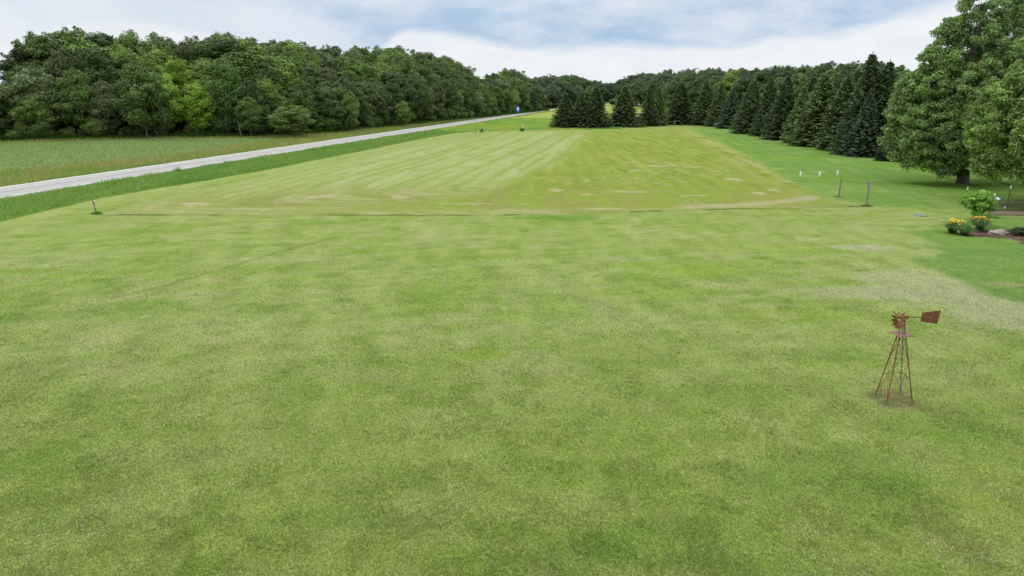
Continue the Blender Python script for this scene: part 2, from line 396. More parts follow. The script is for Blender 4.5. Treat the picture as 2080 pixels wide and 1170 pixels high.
def ground_mat():
    m, nt, nd, lk = newmat('grass ground'); a = N(nt, 'ShaderNodeAttribute', attribute_name='Col')
    col = a.outputs['Color']
    n_f = noise(nt, 34, 3, .75); n_m = noise(nt, 7, 4, .7); n_l = noise(nt, 1.6, 4, .65)
    _st = N(nt, 'ShaderNodeVectorMath', operation='MULTIPLY'); nt.links.new(col, _st.inputs[0]); _st.inputs[1].default_value = (1.34, 1.14, 1.30); straw = _st.outputs[0]; col = mixn(nt, mrange(nt, n_m, .46, .72, 0, .55), col, straw)
    dark = vmul(nt, a.outputs['Color'], N_val(nt, .62)); col = mixn(nt, mrange(nt, noise(nt, 13, 4, .75), .50, .68, 0, .5), col, dark)
    col = vmul(nt, col, mrange(nt, n_f, .28, .72, .62, 1.42))
    col = vmul(nt, col, mrange(nt, n_l, .3, .7, .90, 1.10))
    col = vmul(nt, col, mrange(nt, noise(nt, .55, 5, .7), .3, .7, .93, 1.07))
    surface(nt, col, 1.0, n_f, .55, .04, spec=0.0); return m
def N_val(nt, v):
    n = N(nt, 'ShaderNodeValue'); n.outputs[0].default_value = v; return n.outputs[0]
def blade_mat():
    m, nt, nd, lk = newmat('grass blades'); a = N(nt, 'ShaderNodeAttribute', attribute_name='Col')
    surface(nt, a.outputs['Color'], .65, trans=.35, spec=.15); return m
def leaf_mat(name, spread=.5, trans=.22, rough=.5, warm=(.9, 1.05, .6), spec=.25):
    m, nt, nd, lk = newmat(name); a = N(nt, 'ShaderNodeAttribute', attribute_name='rnd')
    oi = N(nt, 'ShaderNodeObjectInfo'); f = a.outputs['Fac']
    col = vmul(nt, oi.outputs['Color'], mrange(nt, f, 0, 1, 1 - spread, 1 + spread))
    vec = N(nt, 'ShaderNodeTexCoord').outputs['Object']
    n = noise(nt, .45, 2, .6, vec=vec)
    c2 = N(nt, 'ShaderNodeVectorMath', operation='MULTIPLY'); nt.links.new(col, c2.inputs[0]); c2.inputs[1].default_value = (1.06, 1.12, .85)
    col = mixn(nt, mrange(nt, n, .45, .65, 0, .6), col, c2.outputs[0])
    surface(nt, col, rough, trans=trans, spec=spec); return m
M = {}
M['ground'] = ground_mat(); M['blade'] = blade_mat()
M['leaf'] = leaf_mat('broadleaf foliage'); M['needle'] = leaf_mat('spruce needles', .65, .08, .6, spec=.2)
M['bark'] = simple('bark', (.055, .045, .035), (.12, .10, .08), 5, .9, bstr=.8, bdist=.04)
M['palebark'] = simple('pale bark', (.20, .18, .15), (.32, .30, .26), 8, .9)
M['rust'] = simple('rusted iron', (.11, .040, .020), (.24, .098, .050), 9, .75, .15, .5, .004, 6, obj=True)
M['rustlight'] = simple('pale rusted plate', (.15, .075, .055), (.26, .14, .105), 7, .7, .1, .4, .003, 6, obj=True)
M['galv'] = simple('galvanised pipe', (.20, .27, .31), (.32, .38, .42), 12, .45, .5, .2, .002, obj=True)
M['wood'] = simple('weathered wood', (.13, .10, .08), (.25, .21, .17), 14, .9, 0, .6, .01, obj=True)
M['woodpale'] = simple('pale weathered board', (.33, .26, .18), (.46, .38, .28), 10, .9, 0, .4, .01, obj=True)
M['white'] = simple('white plastic', (.74, .76, .76), (.82, .83, .82), 6, .4, bstr=.05, obj=True)
M['blue'] = simple('blue sign sheet', (.02, .10, .42), (.03, .13, .5), 3, .4, bstr=.02, obj=True)
M['red'] = simple('red sign sheet', (.50, .03, .03), (.6, .05, .04), 3, .4, bstr=.02, obj=True)
M['yellow'] = simple('yellow plastic sleeve', (.75, .70, .12), (.85, .8, .25), 3, .5, bstr=.02, obj=True)
M['dkmetal'] = simple('dark green post steel', (.04, .055, .045), (.08, .09, .075), 10, .6, .3, obj=True)
M['wire'] = simple('fence wire', (.10, .10, .09), (.17, .16, .14), 20, .5, .6, obj=True)
M['stone'] = simple('tan stone', (.24, .20, .17), (.36, .32, .27), 6, .95, bstr=.8, bdist=.03, obj=True)
M['lid'] = simple('green lid plastic', (.13, .18, .15), (.18, .23, .19), 8, .6, obj=True)
M['paleblue'] = simple('pale blue enamel', (.42, .62, .68), (.55, .74, .78), 5, .35, bstr=.05, obj=True)
M['conc'] = simple('pale concrete collar', (.42, .42, .38), (.55, .54, .5), 10, .9, obj=True)
def plain_leaf(name, c1, c2, trans=.25):
    m, nt, nd, lk = newmat(name); a = N(nt, 'ShaderNodeAttribute', attribute_name='rnd')
    surface(nt, mixn(nt, a.outputs['Fac'], c1, c2), .55, trans=trans); return m
M['lily'] = plain_leaf('daylily leaves', (.07, .16, .035), (.15, .28, .08), .35)
M['petal'] = plain_leaf('yellow petals', (.72, .50, .02), (.85, .72, .10))
M['petal2'] = plain_leaf('golden petals', (.65, .33, .02), (.82, .58, .08))
M['clover'] = plain_leaf('white clover heads', (.6, .6, .5), (.85, .85, .78), .1)

# ------------------------------------------------------------------ ground sheets
def axis(lim_d, d, grow, far):
    v = [0.0]
    while v[-1] < far: v.append(v[-1] + max(d, (v[-1] - lim_d) * grow + d))
    return v
xp = axis(24, .24, .012, 3500); XS = np.array([-q for q in xp[:0:-1]] + xp)
ys = [-60, -30, -12, -4, 0, 3, 5, 6.5]; 
while ys[-1] < 6000:
    y_ = ys[-1]; ys.append(y_ + (max(.18, y_ * .0042) if y_ < 560 else y_ * .05))
YS = np.array(ys); print('grid', len(XS), len(YS))
GX, GY = np.meshgrid(XS, YS)
REG = region(GX, GY); CC = ground_col(GX, GY, REG); GZ = ground_z(GX, GY)
GZ = np.where(np.hypot(GX, GY) > 500, -.05, GZ)
ny, nx = GX.shape
idx = np.arange(nx * ny).reshape(ny, nx)
quads = np.stack([idx[:-1, :-1], idx[:-1, 1:], idx[1:, 1:], idx[1:, :-1]], -1).reshape(-1, 4)
fx = (GX[:-1, :-1] + GX[1:, 1:]) / 2; fy = (GY[:-1, :-1] + GY[1:, 1:]) / 2
FR = region(fx, fy).ravel()
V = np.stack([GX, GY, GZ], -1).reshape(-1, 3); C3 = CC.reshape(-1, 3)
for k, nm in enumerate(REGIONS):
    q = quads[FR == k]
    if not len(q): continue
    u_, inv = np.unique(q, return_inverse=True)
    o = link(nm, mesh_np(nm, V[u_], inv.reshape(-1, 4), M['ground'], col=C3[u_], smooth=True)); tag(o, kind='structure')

# ------------------------------------------------------------------ road
def road_mat():
    m, nt, nd, lk = newmat('worn asphalt'); uv = N(nt, 'ShaderNodeUVMap'); sp = N(nt, 'ShaderNodeSeparateXYZ'); lk.new(uv.outputs[0], sp.inputs[0])
    n = noise(nt, .5, 4, .6); nf = noise(nt, 14, 3, .7)
    col = mixn(nt, mrange(nt, n, .3, .7, 0, 1), (.31, .295, .27), (.385, .37, .34))
    # centre joint (dark), wobbling slightly
    a = N(nt, 'ShaderNodeMath', operation='ABSOLUTE'); ad = N(nt, 'ShaderNodeMath', operation='ADD'); lk.new(sp.outputs[0], ad.inputs[0]); lk.new(mrange(nt, noise(nt, .25, 2), .3, .7, -.12, .12), ad.inputs[1]); lk.new(ad.outputs[0], a.inputs[0])
    col = mixn(nt, mrange(nt, a.outputs[0], .09, .2, .8, 0), col, (.12, .12, .11))
    # wheel paths, a little darker
    a2 = N(nt, 'ShaderNodeMath', operation='ABSOLUTE'); lk.new(sp.outputs[0], a2.inputs[0])
    w = N(nt, 'ShaderNodeMath', operation='PINGPONG'); lk.new(a2.outputs[0], w.inputs[0]); w.inputs[1].default_value = .9
    col = mixn(nt, mrange(nt, w.outputs[0], 0, .9, 0, .22), col, (.19, .19, .195))
    # transverse cracks
    wv = N(nt, 'ShaderNodeMath', operation='MODULO'); lk.new(sp.outputs[1], wv.inputs[0]); wv.inputs[1].default_value = 11.0
    col = mixn(nt, mrange(nt, wv.outputs[0], .05, .12, .5, 0), col, (.12, .12, .11))
    col = vmul(nt, col, mrange(nt, nf, .3, .7, .82, 1.18))
    surface(nt, col, .9, nf, .3, .01, spec=.2); return m
def strip_mesh(name, cl, off0, off1, z, mat, jit=0, tile=None):
    Vv = []; Ff = []; uvs = []
    n = len(cl); s = 0
    for i, (x, y) in enumerate(cl):
        a = cl[max(i - 1, 0)]; b = cl[min(i + 1, n - 1)]; t = math.atan2(b[1] - a[1], b[0] - a[0]); nx_, ny_ = math.sin(t), -math.cos(t)
        if i: s += math.hypot(x - cl[i - 1][0], y - cl[i - 1][1])
        for off in (off0, off1):
            o_ = off + (R.uniform(-jit, jit) if jit else 0); Vv.append((x + nx_ * o_, y + ny_ * o_, z)); uvs.append((o_, s))
    for i in range(n - 1): Ff.append((2 * i, 2 * i + 1, 2 * i + 3, 2 * i + 2))
    me = bpy.data.meshes.new(name); me.from_pydata(Vv, [], Ff); uvl = me.uv_layers.new(name='UVMap')
    for l in me.loops: uvl.data[l.index].uv = uvs[l.vertex_index]
    me.materials.append(mat); return me
fine = []
for a, b in zip(road_c[:-1], road_c[1:]):
    for k in range(5): fine.append((a[0] + (b[0] - a[0]) * k / 5, a[1] + (b[1] - a[1]) * k / 5))
M['road'] = road_mat(); M['gravel'] = simple('gravel shoulder', (.30, .28, .22), (.40, .38, .31), 5, .95, bstr=.5)
tag(link('gravel_shoulder', strip_mesh('gravel_shoulder', fine, -RW - .45, RW + .45, -.012, M['gravel'], .14)), kind='structure')
tag(link('road', strip_mesh('road', fine, -RW, RW, .02, M['road'])), kind='structure')
M['paint'] = simple('worn white road paint', (.42, .42, .40), (.74, .74, .72), 1.3, .7, bstr=.05, lo=.35, hi=.5)
tag(link('road_edge_line', strip_mesh('road_edge_line', fine, RW - .38, RW - .18, .026, M['paint'])), kind='structure')
tag(link('road_edge_line', strip_mesh('road_edge_line', fine, -RW + .18, -RW + .38, .026, M['paint'])), kind='structure')
# gravel lane seen between the far spruces
g0 = gp(1370, 229); g1 = gp(1520, 229)
M['lane'] = simple('pale gravel lane', (.42, .40, .34), (.55, .53, .46), 2, .95)
tag(link('gravel_lane', strip_mesh('gravel_lane', [g0, ((g0[0] + g1[0]) / 2, g0[1] + 3), g1], -2.2, 2.2, .06, M['lane'])), kind='structure')

# ------------------------------------------------------------------ grass blades, flowers (uncountable)
def blades(name, X, Y, hgt, wid, col, lean=.35, tipc=None):
    n = len(X); th = NR.rand(n) * 2 * math.pi; z0 = ground_z(X, Y)
    dx, dy = np.cos(th) * wid / 2, np.sin(th) * wid / 2; la = NR.rand(n) * 2 * math.pi; ll = NR.rand(n) * lean * hgt
    V = np.empty((n, 3, 3)); V[:, 0] = np.stack([X - dx, Y - dy, z0 - .01], -1); V[:, 1] = np.stack([X + dx, Y + dy, z0 - .01], -1)
    V[:, 2] = np.stack([X + np.cos(la) * ll, Y + np.sin(la) * ll, z0 + hgt], -1)
    c = np.repeat(col[:, None, :], 3, 1)
    if tipc is not None: c[:, 2] = tipc
    F = np.arange(n * 3).reshape(n, 3)
    return mesh_np(name, V.reshape(-1, 3), F, M['blade'], col=c.reshape(-1, 3))
# short lawn grass near the viewpoint
n = 750000
yy = 8.0 / (1 - NR.rand(n) * (1 - 8.0 / 46)); xx = (NR.rand(n) * 2 - 1) * (yy * .80 + 3.5)
keep = region(xx, yy) == 1; keep &= NR.rand(n) < 1 - ss(30, 46, yy) * .8; xx = xx[keep]; yy = yy[keep]; n = len(xx)
cb = ground_col(xx, yy) * (.95 + .75 * NR.rand(n))[:, None]
stw = NR.rand(n) < .13; cb[stw] = cb[stw] * .4 + np.array([.30, .28, .15]) * .6
hh = (.025 + .03 * NR.rand(n)) * (1 + .5 * (fbm(xx / .8, yy / .8, 2, 2) > .58)); ww = .010 + .0009 * yy * (0.6 + .8 * NR.rand(n))
tag(link('lawn_grass', blades('lawn_grass', xx, yy, hh, ww, cb, 1.3)), 'short mown green grass with clover covering the near lawn', 'grass', kind='stuff')
# clover heads
n = 80000; yy = 8.5 / (1 - NR.rand(n) * (1 - 8.5 / 60)); xx = (NR.rand(n) * 2 - 1) * (yy * .78 + 3)
dens = ss(.54, .74, fbm(xx / 1.6, yy / 1.9, 131, 3)) * (.12 + ss(.42, .62, fbm(xx / 8, yy / 8, 137, 2))) * .42 * (region(xx, yy) == 1)
keep = NR.rand(n) < dens * 1.0; xx = xx[keep]; yy = yy[keep]; n = len(xx); print('clover', n)
OC = np.array([(1, 0, 0), (0, 1, 0), (-1, 0, 0), (0, -1, 0), (0, 0, 1), (0, 0, -1)], float); OF = np.array([(0, 1, 4), (1, 2, 4), (2, 3, 4), (3, 0, 4), (1, 0, 5), (2, 1, 5), (3, 2, 5), (0, 3, 5)])
Pc = np.stack([xx, yy, ground_z(xx, yy) + .05], -1); r_ = (.006 + .006 * NR.rand(n)) * np.clip(yy / 14, .75, 1.3)
tag(link('clover_flowers', mesh_np('clover_flowers', (Pc[:, None] + OC[None] * r_[:, None, None]).reshape(-1, 3), (OF[None] + 6 * np.arange(n)[:, None, None]).reshape(-1, 3), M['clover'], frnd=np.repeat(NR.rand(n), 8))), 'tiny white clover heads scattered over the lawn', 'flowers', kind='stuff')
# rank grass on both sides of the road
def sample(n, x0, x1, y0, y1, cond):
    X = x0 + NR.rand(n) * (x1 - x0); Y = y0 + NR.rand(n) * (y1 - y0); k = cond(X, Y); return X[k], Y[k]
def near_verge(X, Y):
    u = road_u(X, Y); pn = (X > -Y * .85 - 12)
    return (region(X, Y) == 3) & (u > RW + .35 + .5 * vn(X, Y / 3, 3)) & pn & (NR.rand(len(X)) < np.clip(90 / Y, .1, 1))
X, Y = sample(900000, -75, 40, 30, 300, near_verge); X = X[:230000]; Y = Y[:230000]; n = len(X); print('verge', n)
u = road_u(X, Y); dIn = dseg(X, Y, STRIP_IN); pm = fbm(X / 3, Y / 6, 141, 3)
hh = (.35 + .45 * NR.rand(n)) * (.3 + 1.5 * fbm(X / 1.2, Y / 2.5, 143, 3)) * (.25 + .75 * ss(0, 2.2, u - RW)) * (.35 + .65 * ss(0, 1.2, dIn)); hh = hh * np.where(Y > 185, .55, .72)
c1 = lin(84, 128, 52); c2 = lin(134, 164, 84); c3 = lin(132, 154, 80); t = NR.rand(n) * .5 + .5 * pm
cb = c1[None] * (1 - t)[:, None] + c2[None] * t[:, None]; k = NR.rand(n) < .10 + .35 * (pm > .56); cb[k] = c3 * (.75 + .3 * NR.rand(k.sum()))[:, None]
k = (Y > 190) & (NR.rand(n) < .45) & (fbm(X / 6, Y / 10, 88, 3) > .45); cb[k] = lin(160, 166, 76) * .8
cb = cb * (1 + .35 * ss(180, 200, Y))[:, None]
tag(link('roadside_grass', blades('roadside_grass', X, Y, hh, .07 + .0006 * Y, cb * 2.1, .9)), 'tall bright green grass filling the ditch between road and lawn', 'tall grass', kind='stuff')
def far_verge(X, Y):
    u = road_u(X, Y); return (region(X, Y) == 3) & (u < -RW - .4 - .5 * vn(X, Y / 3, 3)) & (X > -Y * .85 - 14) & (NR.rand(len(X)) < np.clip(100 / Y, .1, 1))
X, Y = sample(900000, -110, 30, 45, 480, far_verge); X = X[:220000]; Y = Y[:220000]; n = len(X); print('far verge', n)
u = -road_u(X, Y); pm = fbm(X / 4, Y / 10, 151, 3)
hh = (.2 + .5 * NR.rand(n)) * (.3 + .7 * ss(0, 3, u - RW)) * (.6 + .6 * pm); t = NR.rand(n)
cb = lin(108, 138, 56)[None] * (1 - t)[:, None] + lin(140, 156, 82)[None] * t[:, None]
k = NR.rand(n) < .15 + .55 * (pm > .48) * ss(4.5, 7, u); cb[k] = lin(160, 156, 100) * (.75 + .35 * NR.rand(k.sum()))[:, None]
tag(link('meadow_grass', blades('meadow_grass', X, Y, hh, .06 + .0005 * Y, cb * 1.85, .9)), 'tan-tipped wild grass between the road and the crop field', 'tall grass', kind='stuff')
# bean rows
X, Y = sample(260000, -150, -40, 80, 185, lambda X, Y: (region(X, Y) == 4) & (X > -Y * .85 - 14)); k = (np.abs(((Y * .98 + X * .12) / .75) % 1 - .5) < .3); X = X[k][:90000]; Y = Y[k][:90000]; n = len(X); print('beans', n)
cb = lin(158, 184, 112)[None] * (.9 + .6 * NR.rand(n))[:, None]
tag(link('bean_plants', blades('bean_plants', X, Y, .08 + .12 * NR.rand(n), .16 + .08 * NR.rand(n), cb, 1.5)), 'low green crop rows in the field before the wood', 'crop', kind='stuff')
# weeds along the foot of the wood
wp = []
for (a, b) in zip(WOOD[:-1], WOOD[1:]):
    L = math.hypot(b[0] - a[0], b[1] - a[1]); m = int(L * 200); t = NR.rand(m); w = NR.randn(m) * 1.1 - 0.2
    wp.append(np.stack([a[0] + (b[0] - a[0]) * t + (b[1] - a[1]) / L * w, a[1] + (b[1] - a[1]) * t - (b[0] - a[0]) / L * w], -1))
wp = np.concatenate(wp); X, Y = wp[:, 0], wp[:, 1]; n = len(X)
cb = lin(84, 124, 44)[None] * (.6 + .8 * NR.rand(n))[:, None]
tag(link('woodland_edge_weeds', blades('woodland_edge_weeds', X, Y, (.4 + 1.0 * NR.rand(n)) * (.4 + .9 * fbm(X / 3, Y / 3, 161, 2)), .12 + .1 * NR.rand(n), cb, .6)), 'knee-high green weeds along the foot of the wood', 'weeds', kind='stuff')
# unmown fringe on the near edge of the hay field
wp = []
for (a, b) in zip(HAYB[:-1], HAYB[1:]):
    L = math.hypot(b[0] - a[0], b[1] - a[1]); m = int(L * 260); t = NR.rand(m); w = NR.randn(m) * .12
    wp.append(np.stack([a[0] + (b[0] - a[0]) * t, a[1] + (b[1] - a[1]) * t + w], -1))
wp = np.concatenate(wp); k = NR.rand(len(wp)) < .08 + ss(.45, .75, vn(wp[:, 0] / 1.5, wp[:, 1], 77)); X, Y = wp[k, 0], wp[k, 1]; n = len(X)
tag(link('unmown_grass_line', blades('unmown_grass_line', X, Y, .04 + .07 * NR.rand(n), .02 + 0 * X, 1.5 * lin(122, 146, 70)[None] * (.6 + .7 * NR.rand(n))[:, None], .8)), 'thin unmown grass line between the lawn and the hay field', 'grass', kind='stuff')

# ------------------------------------------------------------------ foliage builders
def rand_dirs(n, rs):
    d = rs.randn(n, 3); return d / np.linalg.norm(d, axis=1, keepdims=True)
def leaf_quads(P, Nn, size, rs, aspect=.62):
    n = len(P); Nn = Nn / (np.linalg.norm(Nn, axis=1, keepdims=True) + 1e-9)
    t = np.cross(Nn, rs.randn(n, 3)); t /= np.linalg.norm(t, axis=1, keepdims=True) + 1e-9; b = np.cross(Nn, t)
    s = (size * (.6 + .8 * rs.rand(n)))[:, None]; a = s * .5; c = s * .5 * aspect
    fold = Nn * s * .12
    V = np.stack([P + t * a, P + b * c + fold, P - t * a, P - b * c + fold], 1)
    return V.reshape(-1, 3), np.arange(4 * n).reshape(n, 4)
def lump_cloud(lumps, leaf, cover, rs, up=.35, jit=.75, droop=0):
    """lumps: list of (x,y,z,rx,rz) -> leaf centres and normals"""
    L = np.array(lumps); area = 4 * math.pi * L[:, 3] * (L[:, 3] + L[:, 4]) / 2
    cnt = np.maximum(6, (area * cover / (leaf * leaf * .36)).astype(int)); I = np.repeat(np.arange(len(L)), cnt); n = len(I)
    d = rand_dirs(n, rs); d[:, 2] = np.where((d[:, 2] < -.3) & (rs.rand(n) < .6), -d[:, 2], d[:, 2])
    ph = rs.rand(len(L), 6) * 6.28
    bump = 1 + .22 * np.sin(d[:, 0] * 4 + ph[I, 0]) * np.sin(d[:, 1] * 4 + ph[I, 1]) + .16 * np.sin(d[:, 2] * 6 + d[:, 0] * 5 + ph[I, 2])
    rr = (1 - .55 * rs.rand(n) ** 2.2) * bump
    P = L[I, :3] + d * np.stack([L[I, 3], L[I, 3], L[I, 4]], -1) * rr[:, None]
    P[:, 2] -= droop * (1 - d[:, 2]) * 0
    Nn = d + jit * rs.randn(n, 3) + np.array([0, 0, up])
    lr = rs.rand(len(L)); rnd = np.clip(.5 + .28 * (lr[I] - .5) * 2 + .3 * (rs.rand(n) - .5) * 2, 0, 1)
    return P, Nn, rnd
def crown_mesh(name, lumps, leaf, cover, seed, mat, up=.35, jit=.75, zmin=.1):
    rs = np.random.RandomState(seed); P, Nn, rnd = lump_cloud(lumps, leaf, cover, rs, up, jit)
    k = P[:, 2] > zmin; P, Nn, rnd = P[k], Nn[k], rnd[k]
    V, F = leaf_quads(P, Nn, leaf, rs); return mesh_np(name, V, F, mat, frnd=rnd)
def tree_proto(kind, seed, H, rad, zlow, nl, lr, leaf, cover, shape='round'):
    rs = np.random.RandomState(seed); lumps = []
    zc = (H + zlow) / 2; rz = (H - zlow) / 2
    for k in range(nl):
        d = rand_dirs(1, rs)[0]; f = rs.uniform(.45, .9)
        if d[2] < -.2 and rs.rand() < .35: d[2] *= -1
        w = 1.0
        if shape == 'edge': w = 1.05 - .25 * max(d[2], 0)
        if shape == 'tall': w = 1.0 - .3 * abs(d[2])
        lump_r = rs.uniform(*lr); x, y, z = d[0] * (rad - lump_r * .5) * f * w, d[1] * (rad - lump_r * .5) * f * w, zc + d[2] * (rz - lump_r * .5) * (f + .08)
        lumps.append((x, y, z, lump_r * rs.uniform(.85, 1.25), lump_r * rs.uniform(.65, .95)))
    for k in range(9):                       # ragged top and flanks
        a = rs.rand() * 6.28; q = rs.uniform(0, .75); lumps.append((math.cos(a) * rad * q, math.sin(a) * rad * q, zlow + (H - zlow) * (.5 + .5 * math.sqrt(1 - q * q)) * rs.uniform(.9, .99), lr[0] * rs.uniform(.5, .8), lr[0] * rs.uniform(.6, 1.0)))
    tr = MB(); top = zc + rz * .3; r0 = .012 * H + .06
    bend = rs.uniform(-.5, .5, 2)
    pts = [(0, 0, -.3), (0.02 * H * bend[0] * .3, 0, zlow * .5 + .5), (bend[0] * .5, bend[1] * .5, zlow + 1), (bend[0], bend[1], top)]
    tr.tube(pts, [r0 * 1.35, r0, r0 * .8, r0 * .25], 7)
    for l in lumps[:14]:
        zb = rs.uniform(max(zlow * .6, 1), max(zlow * .6, 1) + (top - zlow) * .6); p0 = (bend[0] * zb / top, bend[1] * zb / top, zb)
        mid = ((p0[0] + l[0]) / 2, (p0[1] + l[1]) / 2, (p0[2] + l[2]) / 2 - .3); tr.tube([p0, mid, l[:3]], [r0 * .4, r0 * .25, .03], 5)
    me = bpy.data.meshes.new('trunk'); me.from_pydata(tr.v, [], tr.f); me.materials.append(M['bark'])
    return dict(H=H, rad=rad, crown=crown_mesh('crown', lumps, leaf, cover, seed + 500, M['leaf']), trunk=me)
def spruce_proto(seed, H, rad, col_d=1.0, zlow=.25):
    rs = np.random.RandomState(seed); Ps = []; Ns = []; T = []; S = []; A = []
    z = zlow; levels = []
    while z < H - .25: levels.append(z); z += .27 * (1 - .35 * z / H) * rs.uniform(.8, 1.2)
    V = []; F = []; rn = []
    def quad(c, ax, side, l, w, r):
        b = len(V); up_ = np.array([0, 0, .02])
        V.extend([c - side * w * .5, c - side * w * .2 + ax * l, c + side * w * .2 + ax * l, c + side * w * .5]); F.append((b, b + 1, b + 2, b + 3)); rn.append(r)
    br = MB(); br.tube([(0, 0, -.3), (0, 0, H * .5), (0, 0, H - .1)], [.02 * H + .02, .011 * H, .015], 6)
    asym = rs.rand(4) * 6.28
    for li, z in enumerate(levels):
        q = z / H; env = rad * ((1 - q) ** 1.0) * (.80 + .20 * min(1, q * 7)) + .08
        nb = int(7 + 9 * (1 - q)); a0 = rs.rand() * 6.28
        for k in range(nb):
            a = a0 + 6.283 * k / nb + rs.uniform(-.2, .2); L = env * rs.uniform(.78, 1.12) * (1 + .08 * math.sin(a * 3 + asym[0] + z * .7) + .06 * math.sin(2 * a + asym[1] - z))
            out = np.array([math.cos(a), math.sin(a), 0]); sd = np.array([-math.sin(a), math.cos(a), 0])
            rise = .35 * (q ** 1.5) - .22 * (1 - q); br_r = rs.uniform(.1, .9)
            if L > .6: br.tube([np.array([0, 0, z]), out * L * .85 + np.array([0, 0, z + rise * L * .75])], [.02 + .012 * L, .008], 3, cap=False)
            m = int(L * 8.5) + 3
            for j in range(m):
                t = (j + rs.rand()) / m; t = t ** .7
                if t < .12: continue
                dz = rise * L * t + .20 * L * max(0, t - .6) ** 1.3
                p = out * L * t + np.array([0, 0, z + dz])
                for sg in (-1, 1):
                    tl = (.32 + .5 * (1 - t) * min(1, L * .5)) * rs.uniform(.7, 1.3); ax = out * rs.uniform(.5, .95) + sd * sg * rs.uniform(.5, 1.0) + np.array([0, 0, rs.uniform(-.35, .12)]); ax /= np.linalg.norm(ax)
                    s2 = np.cross(ax, np.array([0, 0, 1]) + .5 * rs.randn(3)); s2 /= np.linalg.norm(s2) + 1e-9
                    quad(p, ax, s2, tl, .21 * rs.uniform(.7, 1.3), min(1, max(0, .35 * br_r + .65 * rs.rand())))
            p = out * L * .9 + np.array([0, 0, z + rise * L * .9 + .06 * L]); quad(p, out * .85 + np.array([0, 0, .25]), sd, .36, .22, .95)
    for k in range(14):
        a = rs.rand() * 6.28; zz = H - .1 - .5 * rs.rand(); quad(np.array([0, 0, zz]), np.array([.35 * math.cos(a), .35 * math.sin(a), 1.0]), np.array([-math.sin(a), math.cos(a), 0]), .25, .1, rs.rand())
    crown = mesh_np('foliage', np.array(V), np.array(F), M['needle'], frnd=np.array(rn))
    me = bpy.data.meshes.new('trunk'); me.from_pydata(br.v, [], br.f); me.materials.append(M['bark'])
    return dict(H=H, rad=rad, crown=crown, trunk=me, cn='foliage')
def plant_tree(p, name, x, y, H, wid, col, label, cat, group, rz=None, z=None):
    """one tree: an Empty at the foot with its crown and trunk"""
    o = empty(name, (x, y, float(ground_z(x, y)) if z is None else z), R.uniform(0, 6.28) if rz is None else rz, label, cat, group)
    sz = H / p['H']; sx = wid * sz
    for nm, me in ((p.get('cn', 'crown'), p['crown']), ('trunk', p['trunk'])):
        c = bpy.data.objects.new(nm, me); COL.objects.link(c); c.parent = o; c.scale = (sx, sx, sz); c.color = (*col, 1)
    return o

TALL = [tree_proto('tall', 100 + k, 24, 5.6 + .8 * (k % 4), 3.0, [150, 90, 120, 70, 160, 110][k], [(.8, 1.6), (1.2, 2.5), (.7, 2.3), (1.3, 2.8), (.7, 1.4), (1.0, 2.0)][k], [.34, .42, .36, .46, .32, .40][k], .80, 'tall' if k % 2 else 'round') for k in range(6)]
EDGE = [tree_proto('edge', 200 + k, 13, 5.2 + .4 * (k % 2), .3, 95, (.7, 1.5), .32, .80, 'edge' if k % 2 else 'tall') for k in range(5)]
BUSH = [tree_proto('bush', 300 + k, 4, 2.4, .1, 34, (.5, 1.0), .24, .95, 'edge') for k in range(3)]
SPR = [spruce_proto(400 + k, 10.5, 4.7 + .2 * (k % 3)) for k in range(4)]
print('protos', [len(t['crown'].polygons) for t in TALL + EDGE + BUSH + SPR])

SKY = [(-600, 95), (0, 88), (60, 78), (120, 56), (180, 54), (260, 66), (350, 74), (430, 76), (470, 68), (540, 78), (620, 86), (700, 98), (740, 96), (800, 92), (860, 108), (905, 114), (935, 130), (955, 152), (985, 152), (1025, 140), (1045, 142), (1060, 158), (1090, 152), (1150, 150), (1190, 160), (1225, 163), (1245, 172), (1262, 158), (1285, 152), (1310, 150),
       (1330, 142), (1400, 140), (1460, 134), (1520, 136), (1560, 131), (1620, 129), (1700, 122), (1740, 118), (1790, 130), (1830, 136), (2600, 120)]
def sky_h(x, y):
    p = px_of(x, y); return height_at(x, y, np.interp(p, [a for a, b in SKY], [b for a, b in SKY]))
PAL = {'dark green': (.054, .094, .026), 'deep green': (.072, .124, .030), 'mid green': (.100, .162, .038), 'grey-green': (.110, .146, .060), 'olive green': (.098, .142, .038), 'light green': (.138, .208, .048), 'yellow-green': (.17, .27, .035)}
def jitc(c):
    b = R.uniform(1.05, 1.5); return tuple(max(.01, q * b * R.uniform(.97, 1.03)) for q in c)
def ordn(n): return '%d%s' % (n, 'th' if 10 <= n % 100 <= 20 else {1: 'st', 2: 'nd', 3: 'rd'}.get(n % 10, 'th'))
def walk(P, step0, kstep, off, jit, s0=0):
    out = []; s = s0
    seg = []; tot = 0
    for a, b in zip(P[:-1], P[1:]):
        L = math.hypot(b[0] - a[0], b[1] - a[1]); seg.append((tot, L, a, b)); tot += L
    while s < tot:
        for (t0, L, a, b) in seg:
            if t0 <= s < t0 + L:
                f = (s - t0) / L; x = a[0] + (b[0] - a[0]) * f; y = a[1] + (b[1] - a[1]) * f
                nxn, nyn = -(b[1] - a[1]) / L, (b[0] - a[0]) / L
                out.append((x + nxn * off + R.uniform(-jit, jit), y + nyn * off + R.uniform(-jit, jit))); break
        s += max(step0, kstep * math.hypot(x, y)) * R.uniform(.8, 1.2)
    return out
rowname = ['front row', 'second row', 'third row', 'back row']
front_special = []
cnt_tree = 0
